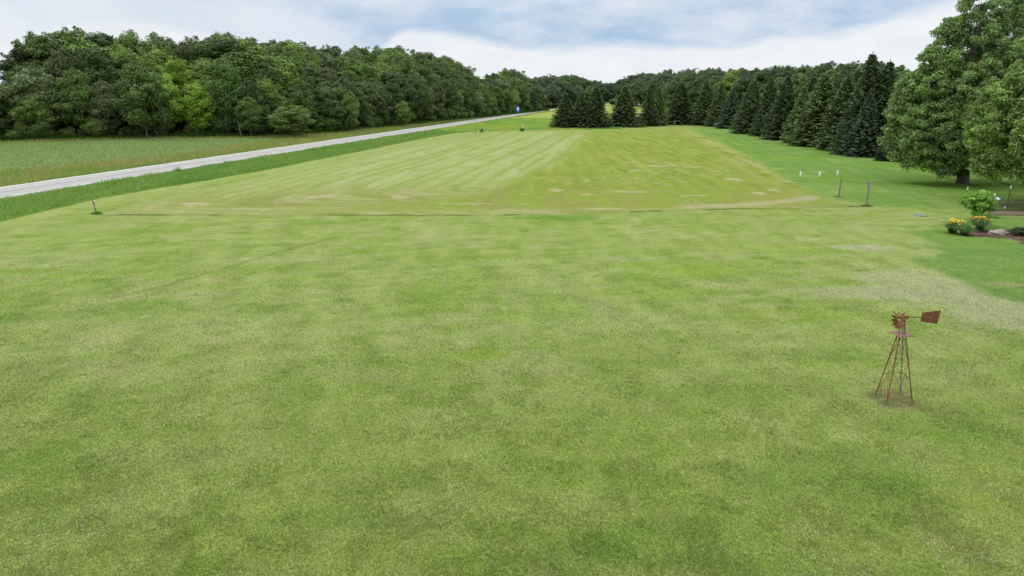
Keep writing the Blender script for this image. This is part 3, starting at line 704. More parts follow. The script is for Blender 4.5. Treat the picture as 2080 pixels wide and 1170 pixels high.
for row in range(4):
    pts = walk(WOOD, 6.0 + row * .3, .034 + .001 * row, 3.0 + row * 7.5, 1.4, row * 3)
    for i, (x, y) in enumerate(sorted(pts, key=lambda q: px_of(*q))):
        d = math.hypot(x, y); pxx = px_of(x, y); Hs = sky_h(x, y)
        f = [R.uniform(.50, .74), R.uniform(.72, .88), R.uniform(.88, .97), R.uniform(.97, 1.03)][row]
        if pxx > 940: f = [R.uniform(.5, .72), R.uniform(.75, .9), R.uniform(.9, 1.0), R.uniform(.9, 1.02)][row]
        H = Hs * f
        if row == 0: shade = R.choice(['dark green', 'deep green', 'deep green', 'mid green', 'mid green', 'light green', 'grey-green'])
        else: shade = R.choice(['dark green', 'deep green', 'mid green', 'mid green', 'grey-green', 'olive green', 'light green'])
        if row <= 1 and 330 < pxx < 420: shade = 'yellow-green'
        if row == 1 and 480 < pxx < 520: shade = 'yellow-green'
        if row == 0 and 660 < pxx < 950: shade = R.choice(['olive green', 'dark green', 'grey-green', 'deep green'])
        p = R.choice(EDGE if row == 0 else (EDGE + TALL if row == 1 else TALL)); w = R.uniform(.80, 1.35) * (1.05 if p in EDGE else 1.2)
        if p in EDGE: w *= (13 / H) ** .45
        plant_tree(p, 'broadleaf_tree', x, y, H, w, jitc(PAL[shade]), '%s broadleaf tree, %s from the left in the %s of the roadside wood' % (shade, ordn(i + 1), rowname[row]), 'tree', 'broadleaf trees of the roadside wood')
        cnt_tree += 1
bp = sorted(walk(WOOD, 4.2, .028, .6, 1.0, 1), key=lambda q: px_of(*q))
for i, (x, y) in enumerate(bp):
    H = R.uniform(1.8, 4.8); shade = R.choice(['deep green', 'mid green', 'light green', 'dark green', 'mid green'])
    plant_tree(R.choice(BUSH), 'bush', x, y, H, R.uniform(.9, 1.3) * (4 / H) ** .3, jitc(PAL[shade]), '%s bush, %s from the left along the foot of the roadside wood' % (shade, ordn(i + 1)), 'bush', 'bushes along the foot of the roadside wood')
for i, (x, y) in enumerate(sorted(walk(WOOD, 8, .034, 13.0, 1.5, 3), key=lambda q: px_of(*q))):
    if px_of(x, y) > 900: continue
    plant_tree(R.choice(BUSH), 'bush', x, y, R.uniform(4.5, 7), 1.3, jitc(PAL['dark green']), 'shadowy understorey bush, %s from the left inside the roadside wood' % ordn(i + 1), 'bush', 'understorey bushes inside the roadside wood')
# singled-out plants standing before the wood
for (px0, py0, top, w, shade, lab) in [(597, 279, 213, 1.45, 'light green', 'rounded mid green bushy tree standing out alone before the wood by the road'), (75, 285, 192, .85, 'light green', 'bright conical young tree at the left end of the wood edge'),
                                     (715, 268, 184, .5, 'light green', 'slender light green sapling standing before the dark roadside wood'), (300, 282, 130, .95, 'mid green', 'tall pale green tree in front of the wood left of the yellow-green one'),
                                     (510, 279, 195, .7, 'mid green', 'open leafy young tree between the yellow-green tree and the round bushy one'), (820, 258, 205, .7, 'light green', 'light leafy bush against the dark junipers by the road')]:
    x, y = gp(px0, py0); H = height_at(x, y, top)
    plant_tree(EDGE[(px0) % 5], 'broadleaf_tree', x, y, H, w * 1.15 * (13 / H) ** .4, tuple(q * 1.2 for q in PAL[shade]), lab, 'tree', None)
# the wood behind the spruces
FAR_W = gps([(1130, 207.5), (1240, 206.5), (1330, 207.5)])
for i, (x, y) in enumerate(sorted(walk(FAR_W, 12, .014, 0, 4, 1), key=lambda q: px_of(*q))):
    plant_tree(R.choice(EDGE), 'broadleaf_tree', x, y, max(14, sky_h(x, y) * R.uniform(.9, 1.05)), 1.5, (.10, .145, .075), 'hazy green tree, %s from the left on the skyline beyond the road bend' % ordn(i + 1), 'tree', 'distant trees beyond the road bend')  # paler leaf colour carries the distance haze
BACK = gps([(1112, 218), (1180, 215), (1250, 214), (1330, 217), (1420, 221), (1520, 226), (1640, 232), (1760, 238), (1900, 243), (2100, 246)])
for row in range(3):
    pts = sorted(walk(BACK, 8, .026, 6 + row * 14, 3, row * 5), key=lambda q: px_of(*q))
    for i, (x, y) in enumerate(pts):
        Hs = sky_h(x, y); f = [R.uniform(.62, .85), R.uniform(.82, .97), R.uniform(.93, 1.04)][row]
        shade = R.choice(['dark green', 'deep green', 'mid green', 'mid green', 'grey-green', 'light green', 'deep green'])
        if row < 2 and 1470 < px_of(x, y) < 1510: shade = 'yellow-green'
        p = R.choice(EDGE if row == 0 else TALL); H = Hs * f; c = jitc(PAL[shade]); hz = min(.35, y / 1600); c = tuple(q * (1 - hz) + h_ * hz for q, h_ in zip(c, (.09, .13, .10)))  # distance haze blended into the leaf colour
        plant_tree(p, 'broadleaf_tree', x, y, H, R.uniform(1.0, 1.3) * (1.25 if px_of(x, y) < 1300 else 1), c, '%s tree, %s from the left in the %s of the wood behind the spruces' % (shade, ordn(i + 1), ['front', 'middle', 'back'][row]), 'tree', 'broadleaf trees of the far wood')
        cnt_tree += 1
print('trees', cnt_tree)
bb = sorted(walk(BACK, 9, .022, 0, 2, 2), key=lambda q: px_of(*q))
for i, (x, y) in enumerate(bb):
    plant_tree(R.choice(BUSH), 'bush', x, y, R.uniform(3, 7), 1.4, jitc(PAL['mid green']), 'mid green bush, %s from the left at the foot of the far wood' % ordn(i + 1), 'bush', 'bushes along the foot of the far wood')
# spruces: (x at foot, y at foot, y of top, width factor, colour, label)
SG = (.132, .190, .074); SB = (.120, .174, .104); SD = (.106, .154, .068); SL = (.168, .238, .082)
SPL = [(1148, 264, 190, 1.0, SD, 'dark green spruce, leftmost of the whole row at the far end of the hay field'),
       (1180, 264, 186, .85, SG, 'narrow spruce squeezed between two others at the left end of the row'),
       (1209, 264, 174, 1.0, SD, 'tallest of the three touching spruces at the left end of the row'),
       (1267, 262, 174, 1.15, SG, 'broad spruce standing alone right of the three touching ones'),
       (1317, 260, 178, .75, SD, 'dark left twin of the close spruce pair at the field end'),
       (1335, 259, 176, .75, SL, 'lighter green right twin of the close spruce pair at the field end'),
       (1380, 257, 166, 1.0, SD, 'dark spruce behind the small grey stake at the far field edge'),
       (1430, 258, 160, .9, SG, 'first spruce of the line turning toward the viewer, left of two narrow ones'),
       (1460, 261, 168, .8, SG, 'narrow green spruce just left of the bluish small one'),
       (1483, 265, 178, .8, SB, 'small blue-green spruce before the gap in the row'),
       (1522, 275, 160, .95, SG, 'dark spruce just right of the gap in the row'),
       (1556, 280, 152, .8, SD, 'tall narrow dark spruce behind the second right of the gap'),
       (1588, 287, 152, .9, SD, 'brownish-green spruce in the middle of the right-hand line'),
       (1622, 294, 174, .85, SL, 'lighter spruce with a low pointed top in the right-hand line'),
       (1660, 300, 148, .95, SL, 'tall fresh green spruce left of the blue-green ones'),
       (1706, 308, 150, .9, SG, 'tall spruce with a pale leader beside the dark blue-green one'),
       (1752, 321, 188, .88, SB, 'wide dark blue-green spruce whose skirt reaches furthest onto the lawn'),
       (1782, 319, 122, .8, SD, 'tallest dark spruce, last before the big maple'),
       (1640, 285, 146, .8, SG, 'spruce standing half hidden behind the tall fresh green one'),
       (1725, 300, 140, .8, SD, 'spruce peeping from behind the two blue-green ones')]
for i, (a, b, t, w, c, lab) in enumerate(SPL):
    x, y = gp(a, b - 4); H = height_at(x, y, t)
    plant_tree(SPR[i % 4], 'spruce_tree', x, y, H, w * (10.5 / H) ** .35 * R.uniform(.94, 1.2), c, lab, 'spruce', 'spruces in a row round the hay field')
x, y = gp(1808, 326); plant_tree(SPR[1], 'spruce_tree', x, y, height_at(x, y, 275), 1.5, (.045, .09, .035), 'small low green evergreen under the left edge of the big maple', 'spruce', 'spruces in a row round the hay field')
x, y = gp(1842, 330); plant_tree(SPR[2], 'spruce_tree', x, y + 14, height_at(x, y + 14, 105), .7, SD, 'dark spruce top rising behind the left side of the big maple', 'spruce', 'spruces in a row round the hay field')

# big maples on the right
def maple(seed, leaders, leaf, cover, thick=.55):
    """broad tree grown from several upright leaders (x, y, top, radius, foot of foliage, clumps)"""
    rs = np.random.RandomState(seed); lumps = []; tr = MB(); H = max(l[2] for l in leaders)
    tr.tube([(0, 0, -.3), (0, 0, .5), (.1, 0, 2.2), (.1, .1, H * .5), (0, 0, H * .86)], [thick * 1.5, thick * 1.05, thick * .9, thick * .4, .05], 12)
    for (ox, oy, top, rad, foot, nl) in leaders:
        tr.tube([(0, 0, max(1.6, foot * .5)), (ox * .55, oy * .55, max(2.2, top * .35)), (ox, oy, top * .92)], [thick * .5, thick * .3, .03], 7)
        ph = rs.rand(4) * 6.28
        for k in range(nl):
            q = rs.rand() ** .85; z = foot + (top - foot) * q
            env = rad * ((.35 + .65 * math.sin(q / .5 * 1.57)) if q < .5 else ((1 - q) / .5) ** .5)
            a = rs.rand() * 6.28; env *= 1 + .18 * math.sin(3 * a + ph[0] + z * .8) + .12 * math.sin(5 * a + ph[1] - z * 1.3)
            f = rs.uniform(.2, 1) ** .5; r = rs.uniform(.32, .80) * (.75 + .25 * (1 - q))
            x, y = ox + math.cos(a) * env * f, oy + math.sin(a) * env * f
            zz = z + .25 * env * f * .4
            if math.hypot(x, y) < 3.2 and zz < 3.2: zz += 2.4
            lumps.append((x, y, zz, r * rs.uniform(.85, 1.3), r * rs.uniform(.6, 1.0)))
            if k % 9 == 0: tr.tube([(ox * .9, oy * .9, z * .8), ((ox + x) / 2, (oy + y) / 2, z * .92), (x, y, zz)], [.05, .03, .01], 4)
    me = bpy.data.meshes.new('trunk'); me.from_pydata(tr.v, [], tr.f); me.materials.append(M['bark'])
    return dict(H=H, rad=8, crown=crown_mesh('crown', lumps, leaf, cover, seed + 9, M['leaf'], up=.45, jit=.8, zmin=.7), trunk=me)
x, y = gp(1955, 370)
mp = maple(601, [(-1.5, 0, 20.3, 3.6, 3.5, 230), (-3.9, .5, 17.0, 2.6, 2.4, 180), (-5.7, -.6, 14.2, 2.7, 1.7, 190), (-7.0, .8, 11.6, 2.1, 2.4, 130), (2.6, .6, 19.6, 3.4, 3.2, 200), (-2.0, -3.6, 12.5, 3.2, 2.0, 190), (1.5, -3.4, 14.5, 3.2, 3.0, 170), (5.5, -.5, 14.8, 3.3, 2.4, 170), (0, 4, 16, 3.6, 2.5, 120), (-4.2, -2.6, 9.0, 2.4, 1.2, 120), (-6.2, -2.0, 8.5, 1.9, 2.0, 80)], .20, .85)
plant_tree(mp, 'maple_tree', x, y, 20.3, 1.0, (.20, .305, .095), 'big leafy maple with a thick dark trunk behind the small round tree', 'tree', None, rz=0)
sh = tree_proto('suckers', 611, 3.2, 1.3, .1, 22, (.3, .6), .2, .6, 'edge'); plant_tree(sh, 'bush', x - 1.0, y - .6, 3.0, .9, (.10, .16, .05), 'low leafy shoots round the foot of the big maple trunk', 'bush', None)
mp2 = maple(622, [(0, 0, 17.5, 4.6, 3.4, 260), (-3.6, 0, 14.9, 3.4, 2.8, 220), (-6.2, -.5, 11.2, 2.9, 2.2, 190), (-4.6, -3.0, 10.2, 3.0, 1.9, 180), (-1.0, -4.2, 12.4, 3.2, 2.1, 190), (-7.0, 1.0, 10.2, 1.9, 2.6, 100), (4, -2, 14, 3.8, 2.2, 180), (3, 3, 15, 3.8, 2.5, 120), (-3, 4, 12, 3.4, 2.4, 110)], .19, .85)
plant_tree(mp2, 'maple_tree', 48.6, 60.5, 17.5, 1.0, (.21, .32, .08), 'nearest broad maple cut by the right edge of the picture', 'tree', None, rz=0)
mp3 = maple(633, [(0, 0, 25, 4.5, 4, 240), (-4.5, 0, 22.5, 3.8, 4, 200), (4.5, 0, 23, 4, 4, 180), (-2, -4, 20, 4, 3, 180), (2.5, -4, 19, 4, 3, 180), (-7, -1, 17, 3.2, 3, 140)], .27, .8)
plant_tree(mp3, 'maple_tree', 66, 92, 25, 1.0, (.14, .228, .074), 'tall maple filling the gap behind the two nearer maples', 'tree', None, rz=0)
plant_tree(mp3, 'maple_tree', 82, 84, 24, 1.1, (.12, .20, .06), 'further maple at the far right behind the others', 'tree', None)

# dead and leaning stems at the wood edge
for (a, b, c_, d_, lab) in [(326, 279, 318, 262, 'short pale leaning dead stem at the foot of the left wood'), (492, 277, 488, 245, 'thin pale upright stem before the dark wood edge')]:
    x, y = gp(a, b + 1); H = height_at(x, y, d_); lean = (c_ - a) * H / (b - d_) if b != d_ else 0
    o = MB().tube([(0, 0, -.2), (lean * .5, 0, H * .55), (lean, 0, H)], [.16, .12, .06], 7).build('dead_stem', M['palebark'], None, (x, y - .5, 0)); tag(o, lab, 'tree stem')

# ------------------------------------------------------------------ the windmill
feet = [gp(1778, 801), gp(1800.5, 820), gp(1854, 818), gp(1829, 798)]
cx = sum(f[0] for f in feet) / 4; cy = sum(f[1] for f in feet) / 4; print('windmill', cx, cy, [(round(f[0] - cx, 2), round(f[1] - cy, 2)) for f in feet])
wz = float(ground_z(cx, cy))
def off_at(px0, z): return (px0 - 1040) / FPX * (cy * math.cos(PITCH) + (CAM_H - z) * math.sin(PITCH)) - cx
W = empty('garden_windmill', (cx, cy, wz), 0, 'rusty ornamental windmill with a fan and tail vane standing on the lawn', 'windmill')
zp = 1.0
zt = height_at(cx, cy, 625); zpl = height_at(cx, cy, 676); zr = height_at(cx, cy, 642); print('heights', zt, zpl, zr)
fl = [(f[0] - cx, f[1] - cy) for f in feet]
mast_x = 2 * off_at(1832, zpl)
def legp(i, z, top=(0.0, 0.0)):
    t = z / zpl * .80; tx = (fl[i][0] * (1 - t), fl[i][1] * (1 - t)); return (tx[0] + mast_x * z / zpl * .5, tx[1], z)
for i in range(4):
    MB().tube([legp(i, -.05), legp(i, zpl * 1.0)], .017 if i != 3 else .020, 6).build('leg', M['rust'] if i != 3 else M['galv'], W)
lv = [.17 * 1.0, .42 * zpl, .62 * zpl]
for k, z in enumerate([.18, .46 * zpl * 1.0 - .2, .60 * zpl]):
    b = MB()
    for i in range(4): b.tube([legp(i, z), legp((i + 1) % 4, z)], .008, 5)
    b.build('crossbar', M['rust'], W)
for (za, zb) in ((.18, .60 * zpl), (.60 * zpl, .97 * zpl)):
    for i in range(4):
        j = (i + 1) % 4
        for (p, q) in ((i, j), (j, i)): MB().tube([legp(p, za), legp(q, zb)], .0055, 5).build('brace', M['rust'], W)
tc = (mast_x * .5, 0)
pl = MB(); hs = .36; rz_ = math.atan2(fl[2][1] - fl[1][1], fl[2][0] - fl[1][0])
pl.box((tc[0], tc[1], zpl), (.52, .52, .015), rz_); pl.build('platform', M['rustlight'], W)
ht = zr - .04
for sx in (-1, 1):
    MB().tube([(tc[0] + sx * .10, 0, zpl), (tc[0] + sx * .025, 0, ht)], .014, 6).build('strut', M['rust'], W)
MB().tube([(tc[0] + .03, .02, zpl), (tc[0] + .03, .02, ht + .06)], .03, 8).build('mast', M['galv'], W)
hd = MB().box((tc[0] + .04, 0, zr + .0), (.16, .07, .08)); hd.tube([(tc[0] - .18, 0, zr), (tc[0] + .05, 0, zr)], .02, 8); hd.build('gear_head', M['rust'], W)
rx0 = tc[0] - .17
fan = MB().tube([(rx0 + .03, 0, zr), (rx0 - .03, 0, zr)], .045, 10).build('fan_hub', M['rust'], W)
rg = MB()
for rr in (.125,):
    rg.tube([(rx0, rr * math.sin(t * math.pi / 12), zr + rr * math.cos(t * math.pi / 12)) for t in range(25)], .008, 5, cap=False)
rg.build('fan_ring', M['rust'], W)
phi = math.radians(33)
for k in range(14):
    th = 2 * math.pi * k / 14; r = np.array([0, math.sin(th), math.cos(th)]); t = np.array([0, -math.cos(th), math.sin(th)]); a = np.array([-1., 0, 0])
    c = math.cos(phi) * t + math.sin(phi) * a; nn = -math.sin(phi) * t + math.cos(phi) * a; O = np.array([rx0, 0, zr])
    poly = [O + r * .12 - c * .022, O + r * .12 + c * .022, O + r * .37 + c * .078, O + r * .34 - c * .078]
    bl = MB().plate(poly, nn, .004).build('blade', M['rust'], W)
MB().tube([(tc[0] + .1, 0, zr), (tc[0] + .85, 0, zr + .0)], .015, 6).build('tail_boom', M['rust'], W)
x0 = tc[0] + .52; v = MB().plate([(x0, .012, zr - .14), (x0 + .52, .012, zr - .22), (x0 + .57, .012, zr + .22), (x0, .012, zr + .14)], (0, 1, 0), .006); v.build('tail_vane', M['rust'], W)
MB().box((x0 + .17, -.006, zr), (.34, .02, .03)).build('vane_stiffener', M['rustlight'], W)

# ------------------------------------------------------------------ posts, pipes, signs
def at(px0, py0): x, y = gp(px0, py0); return x, y, float(ground_z(x, y))
def tuft(name, x, y, r, h, n, c, label, cat='grass', group=None, w=.03):
    a = NR.rand(n) * 6.28; q = r * NR.rand(n) ** .7; X = x + q * np.cos(a); Y = y + q * np.sin(a)
    cb = 1.9 * np.array(c)[None] * (.65 + .7 * NR.rand(n))[:, None]
    me = blades(name, X, Y, h * (.5 + .7 * NR.rand(n)) * (1.1 - .6 * q / r), np.full(n, w), cb, .6); o = link(name, me); tag(o, label, cat, group); return o
# corner post left
x, y, z = at(196, 432); P = empty('fence_post', (x, y, z), 0, 'grey weathered post with white insulators at the left corner of the hay field', 'post')
H = height_at(x, y, 400); MB().tube([(0, 0, -.2), (-.06, 0, H * .5), (-.17, 0, H)], [.065, .06, .05], 8).build('post', M['wood'], P)
for q in (.45, .85): MB().tube([(-.12 * q - .03 + .04, -.02, H * q), (-.12 * q + .11, -.04, H * q)], [.03, .045], 8).build('insulator', M['white'], P)
tuft('grass_tuft', x + .1, y - .15, .42, .36, 300, lin(90, 136, 48), 'green grass tuft round the foot of the left corner post')
tuft('grass_tuft', *gp(1762, 417), .55, .2, 260, lin(90, 100, 56), 'low dry grass tuft round the foot of the birdhouse post')
tuft('grass_tuft', *gp(1704, 398), .5, .15, 160, lin(98, 120, 66), 'low grass tuft round the foot of the plain wooden post')
for k_, f_ in enumerate(feet):
    tuft('grass_tuft', f_[0], f_[1], .28, .16, 170, lin(136, 146, 92), 'untrimmed dry grass round the %s foot of the garden windmill' % ['leftmost', 'nearest', 'right front', 'furthest'][k_], w=.012)
tuft('grass_tuft', cx, cy, .62, .10, 900, lin(150, 150, 104), 'thin straw-coloured grass growing under the middle of the garden windmill', w=.012)
# plain post
x, y, z = at(1704, 395); H = height_at(x, y, 362); P = empty('fence_post', (x, y, z), 0, 'plain brown wooden post left of the birdhouse post', 'post')
MB().tube([(0, 0, -.2), (.02, 0, H * .5), (.05, 0, H)], [.07, .068, .065], 8).build('post', M['wood'], P)
MB().tube([(.05, 0, H - .012), (.05, 0, H + .02)], [.072, .06], 8).build('post_top', M['wood'], P)
# bird house post
x, y, z = at(1760, 415); H = height_at(x, y, 366); P = empty('birdhouse_post', (x, y, z), .25, 'wooden post carrying a small grey birdhouse at the field corner', 'birdhouse')
hb = .5; MB().tube([(0, 0, -.2), (.01, 0, H - hb)], [.055, .05], 8).build('post', M['wood'], P)
b = MB().box((0.01, 0, H - hb + .19), (.26, .22, .38)); b.build('nest_box', M['wood'], P)
MB().plate([(-.17, -.17, H - hb + .385), (.19, -.17, H - hb + .385), (.19, .17, H - hb + .44), (-.17, .17, H - hb + .44)], (0, -.15, 1), .02).build('roof', M['wood'], P)
MB().tube([(.01, -.113, H - hb + .27), (.01, -.125, H - hb + .27)], .03, 10).build('entrance_ring', M['white'], P)
MB().box((.01, -.117, H - hb + .05), (.2, .01, .03)).build('front_batten', M['white'], P)
for sx in (-.11, .11): MB().box((sx, -.117, H - hb + .2), (.02, .01, .24)).build('side_trim', M['white'], P)
MB().tube([(.03, .05, H - hb + .40), (.03, .05, H - .02)], [.045, .03], 8).build('finial', M['wood'], P)
# white vent pipes
for i, (a, b, t, lab) in enumerate([(1626, 356, 347, 'leftmost white vent pipe on the green lawn before the spruces'), (1664, 356.5, 347.5, 'middle white vent pipe, leaning slightly, of the three on the lawn'), (1701, 354.5, 345, 'rightmost of the three white vent pipes, nearest the plain wooden post')]):
    x, y, z = at(a, b); H = height_at(x, y, t); P = empty('vent_pipe', (x, y, z), 0, lab, 'pipe', 'white vent pipes on the lawn'); ln = .07 if i == 1 else .01
    MB().tube([(0, 0, -.1), (ln, 0, H - .05)], .085, 12).build('pipe', M['white'], P, smooth=True)
    MB().tube([(ln, 0, H - .055), (ln, 0, H + .02)], .105, 12).build('cap', M['white'], P)
    MB().tube([(0, 0, -.02), (0, 0, .03)], [.17, .14], 14).build('collar', M['conc'], P)
# lid
x, y, z = at(1872, 436); P = empty('septic_lid', (x, y, z), 0, 'flat round green plastic lid set in the lawn', 'lid')
MB().tube([(0, 0, -.05), (0, 0, .05), (0, 0, .09)], [.44, .44, .36], 24).build('cover', M['lid'], P)
MB().tube([(-.08, 0, .10), (.08, 0, .10)], .02, 6).build('handle', M['lid'], P)
# far stakes
x, y, z = at(966, 270); H = height_at(x, y, 257); P = empty('fence_post', (x, y, z), 0, 'thin grey post where the ditch grass meets the far field corner', 'post'); MB().tube([(0, 0, -.1), (0, 0, H)], .09, 7).build('post', M['wood'], P); MB().tube([(0, 0, H), (0, 0, H + .05)], [.1, .05], 7).build('post_top', M['woodpale'], P)
x, y, z = at(1062, 267); H = height_at(x, y, 251); P = empty('marker_post', (x, y, z), 0, 'yellow and white marker stake at the far edge of the hay field', 'post'); MB().tube([(0, 0, -.1), (0, 0, H * .6)], .075, 8).build('post', M['yellow'], P); MB().tube([(0, 0, H * .6), (0, 0, H)], .08, 8).build('sleeve', M['white'], P)
plant_tree(BUSH[0], 'bush', x - .2, y, height_at(x, y, 260.5), 1.5, (.09, .17, .075), 'small dark green shrub round the foot of the yellow marker stake', 'bush', None)
plant_tree(BUSH[1], 'bush', *gp(979, 269.5), 1.0, .8, (.15, .24, .08), 'small weedy shrub right of the thin grey far post', 'bush', None)
x, y, z = at(1370, 259); H = height_at(x, y, 246); P = empty('fence_post', (x, y, z), 0, 'small grey stake with a crosspiece before the far spruces', 'post'); MB().tube([(0, 0, -.1), (0, 0, H)], .10, 7).build('post', M['palebark'], P); MB().box((0, 0, H + .03), (1.1, .06, .06)).build('crossbar', M['palebark'], P); MB().tube([(0, 0, 0), (0, 0, .14)], [.3, .2], 8).build('foot', M['woodpale'], P)
# road signs
x, y = gp(1052, 239); x += RN[0] * 0; H = height_at(x, y, 217); hb = height_at(x, y, 227)
P = empty('road_sign', (x, y, 0), 0, 'blue roadside sign with a white panel on two posts beside the road', 'sign'); w = 1.75
for sx in (-.5, .5): MB().box((sx, 0, H / 2 - .2), (.09, .09, H + .3)).build('post', M['galv'], P)
MB().box((0, -.06, (H + hb) / 2), (w, .03, H - hb)).build('sign_panel', M['blue'], P)
MB().plate([(-.42, -.082, H - .12), (-.3, -.082, hb + .75), (-.05, -.082, hb + .35), (.3, -.082, hb + .75), (.42, -.082, H - .12)][::-1], (0, 1, 0), .006).build('white_emblem', M['white'], P)
x, y = gp(1234, 212); H = height_at(x, y, 203); hb = height_at(x, y, 207.5)
P = empty('road_sign', (x, y, 0), 0, 'tiny distant blue sign seen between spruces beyond the road bend', 'sign')
MB().box((0, 0, H / 2), (.15, .15, H)).build('post', M['galv'], P); MB().box((0, -.1, (H + hb) / 2), (1.5, .04, H - hb)).build('sign_panel', M['blue'], P)
x, y = gp(1297, 216); H = height_at(x, y, 208); P = empty('road_sign', (x, y, 0), 0, 'tiny red and white sign glimpsed between far spruces', 'sign')
hm = height_at(x, y, 210.5); hb = height_at(x, y, 213.5)
MB().box((0, .1, hb / 2 + .2), (.15, .15, hb + .3)).build('post', M['galv'], P); MB().box((0, 0, (H + hm) / 2), (1.7, .05, H - hm)).build('red_panel', M['red'], P); MB().box((0, 0, (hb + hm) / 2 - .02), (1.4, .05, hm - hb - .04)).build('white_panel', M['white'], P)

# ------------------------------------------------------------------ flower bed
# little round tree
x, y, z = at(1974, 458); T = empty('globe_tree', (x, y, z), 0, 'small round bright green standard tree with a pale trunk above daylilies', 'tree')
zb, zt_ = height_at(x, y, 437), height_at(x, y, 386); rs = np.random.RandomState(5); lumps = []; rr = 38 / 1405 * (y * .96 + 2.5)
zc = (zb + zt_) / 2
for k in range(80):
    d = rand_dirs(1, rs)[0]; f = rs.uniform(.35, .82); lumps.append((d[0] * rr * f + .10, d[1] * rr * f, zc + d[2] * (zt_ - zb) / 2 * f, rs.uniform(.16, .34), rs.uniform(.11, .22)))
lumps.append((.5, 0, zt_ - .15, .38, .22)); lumps.append((-.35, 0, zt_ - .3, .36, .2)); lumps.append((-.75, 0, zc + .1, .3, .2)); lumps.append((.8, 0, zc - .1, .3, .2))
c = link('crown', crown_mesh('crown', lumps, .11, 1.7, 77, M['leaf'], up=.6), T); c.color = (.20, .40, .055, 1)
tr = MB().tube([(0, 0, -.1), (.01, 0, zb * .6), (.05, 0, zb + .3)], [.075, .06, .05], 8)
for k in range(5): a = k * 1.26; tr.tube([(.04, 0, zb + .1), (.5 * math.cos(a), .5 * math.sin(a), zc)], [.03, .012], 5)
tr.build('trunk', M['palebark'], T)
def lily(name, px0, py0, r, h, nl, nf, pm, lab, fh):
    x, y, z = at(px0, py0); L = empty(name, (x, y, z), 0, lab, 'flowers'); V = []; F = []; rn = []
    for k in range(nl):
        a = R.uniform(0, 6.28); q = r * .35 * R.random(); bx, by = q * math.cos(a * 1.7), q * math.sin(a * 1.7); l = h * R.uniform(.7, 1.25); o_ = r * R.uniform(.5, 1.3); w = .018 + .012 * R.random()
        ca, sa = math.cos(a), math.sin(a); rv = R.random(); b = len(V)
        for t in (0, .35, .65, .88, 1):
            zz = l * (math.sin(t * 2.2) / math.sin(1.57)) * .95 if t < .7 else l * (.95 - (t - .7) * 1.6 * R.uniform(.6, 1)); ww = w * (1 - t * .85)
            V += [(bx + ca * o_ * t - sa * ww, by + sa * o_ * t + ca * ww, zz), (bx + ca * o_ * t + sa * ww, by + sa * o_ * t - ca * ww, zz)]
        for s in range(4): F.append((b + 2 * s, b + 2 * s + 1, b + 2 * s + 3, b + 2 * s + 2)); rn.append(rv)
    link('leaves', mesh_np('leaves', np.array(V), np.array(F), M['lily'], frnd=np.array(rn)), L)
    for k in range(nf):
        a = R.uniform(0, 6.28); q = r * .8 * R.random() ** .6; fz = h * fh * R.uniform(.82, 1.12) - .25 * q; fx_, fy_ = q * math.cos(a), q * math.sin(a); V = []; F = []
        for p in range(6):
            t = p * 1.047; b = len(V); s = R.uniform(.075, .10); V += [(fx_, fy_, fz - .04), (fx_ + s * math.cos(t - .4), fy_ + s * math.sin(t - .4), fz + .01), (fx_ + 1.4 * s * math.cos(t), fy_ + 1.4 * s * math.sin(t), fz + .03), (fx_ + s * math.cos(t + .4), fy_ + s * math.sin(t + .4), fz + .01)]; F.append((b, b + 1, b + 2, b + 3))
        link('flower', mesh_np('flower', np.array(V), np.array(F), pm, frnd=np.full(6, R.random())), L)
lily('daylily_clump', 1936, 472, .72, .75, 420, 48, M['petal'], 'left daylily clump crowded with bright yellow flowers', 1.28)
lily('daylily_clump', 1960, 476, .72, .70, 420, 5, M['petal'], 'middle daylily clump, mostly leaves with few yellow flowers', 1.1)
lily('daylily_clump', 1990, 466, .78, .80, 460, 46, M['petal2'], 'right daylily clump with golden flowers behind the pale trunk', 1.2)
# rock
def rock(px0, py0, sx, sy, sz, lab, seed):
    x, y, z = at(px0, py0); me = bpy.data.meshes.new('rock'); import bmesh
    bm = bmesh.new(); bmesh.ops.create_icosphere(bm, subdivisions=3, radius=1); rs = np.random.RandomState(seed); ph = rs.rand(6) * 6.28
    for v in bm.verts:
        c = v.co; k = 1 + .16 * math.sin(c.x * 3 + ph[0]) * math.sin(c.y * 3 + ph[1]) + .10 * math.sin(c.z * 5 + c.x * 4 + ph[2]); v.co = c * k; v.co.x *= sx * (1.15 - .25 * c.x); v.co.y *= sy; v.co.z *= sz
    bm.to_mesh(me); bm.free(); me.materials.append(M['stone']); o = link('rock', me, None, (x, y, z + sz * .35)); o.rotation_euler = (0, 0, -.2); tag(o, lab, 'rock'); return o
rock(2027, 474, .52, .3, .26, 'large tan rock lying on the mulch beside the daylilies', 3)
rock(2046, 472, .14, .1, .09, 'small pale stone just right of the large tan rock', 4)
# mulch chips
X, Y = sample(9000, 24, 60, 36, 56, lambda X, Y: inpoly(X, Y, MULCH)); n = len(X)
cb = np.where((NR.rand(n) < .5)[:, None], lin(120, 96, 88), lin(70, 54, 50)) * (.7 + .6 * NR.rand(n))[:, None]
tag(link('mulch', blades('mulch', X, Y, .03 + .03 * NR.rand(n), .07 + 0 * X, cb, 2)), 'brown bark mulch covering the flower bed', 'mulch', kind='stuff')
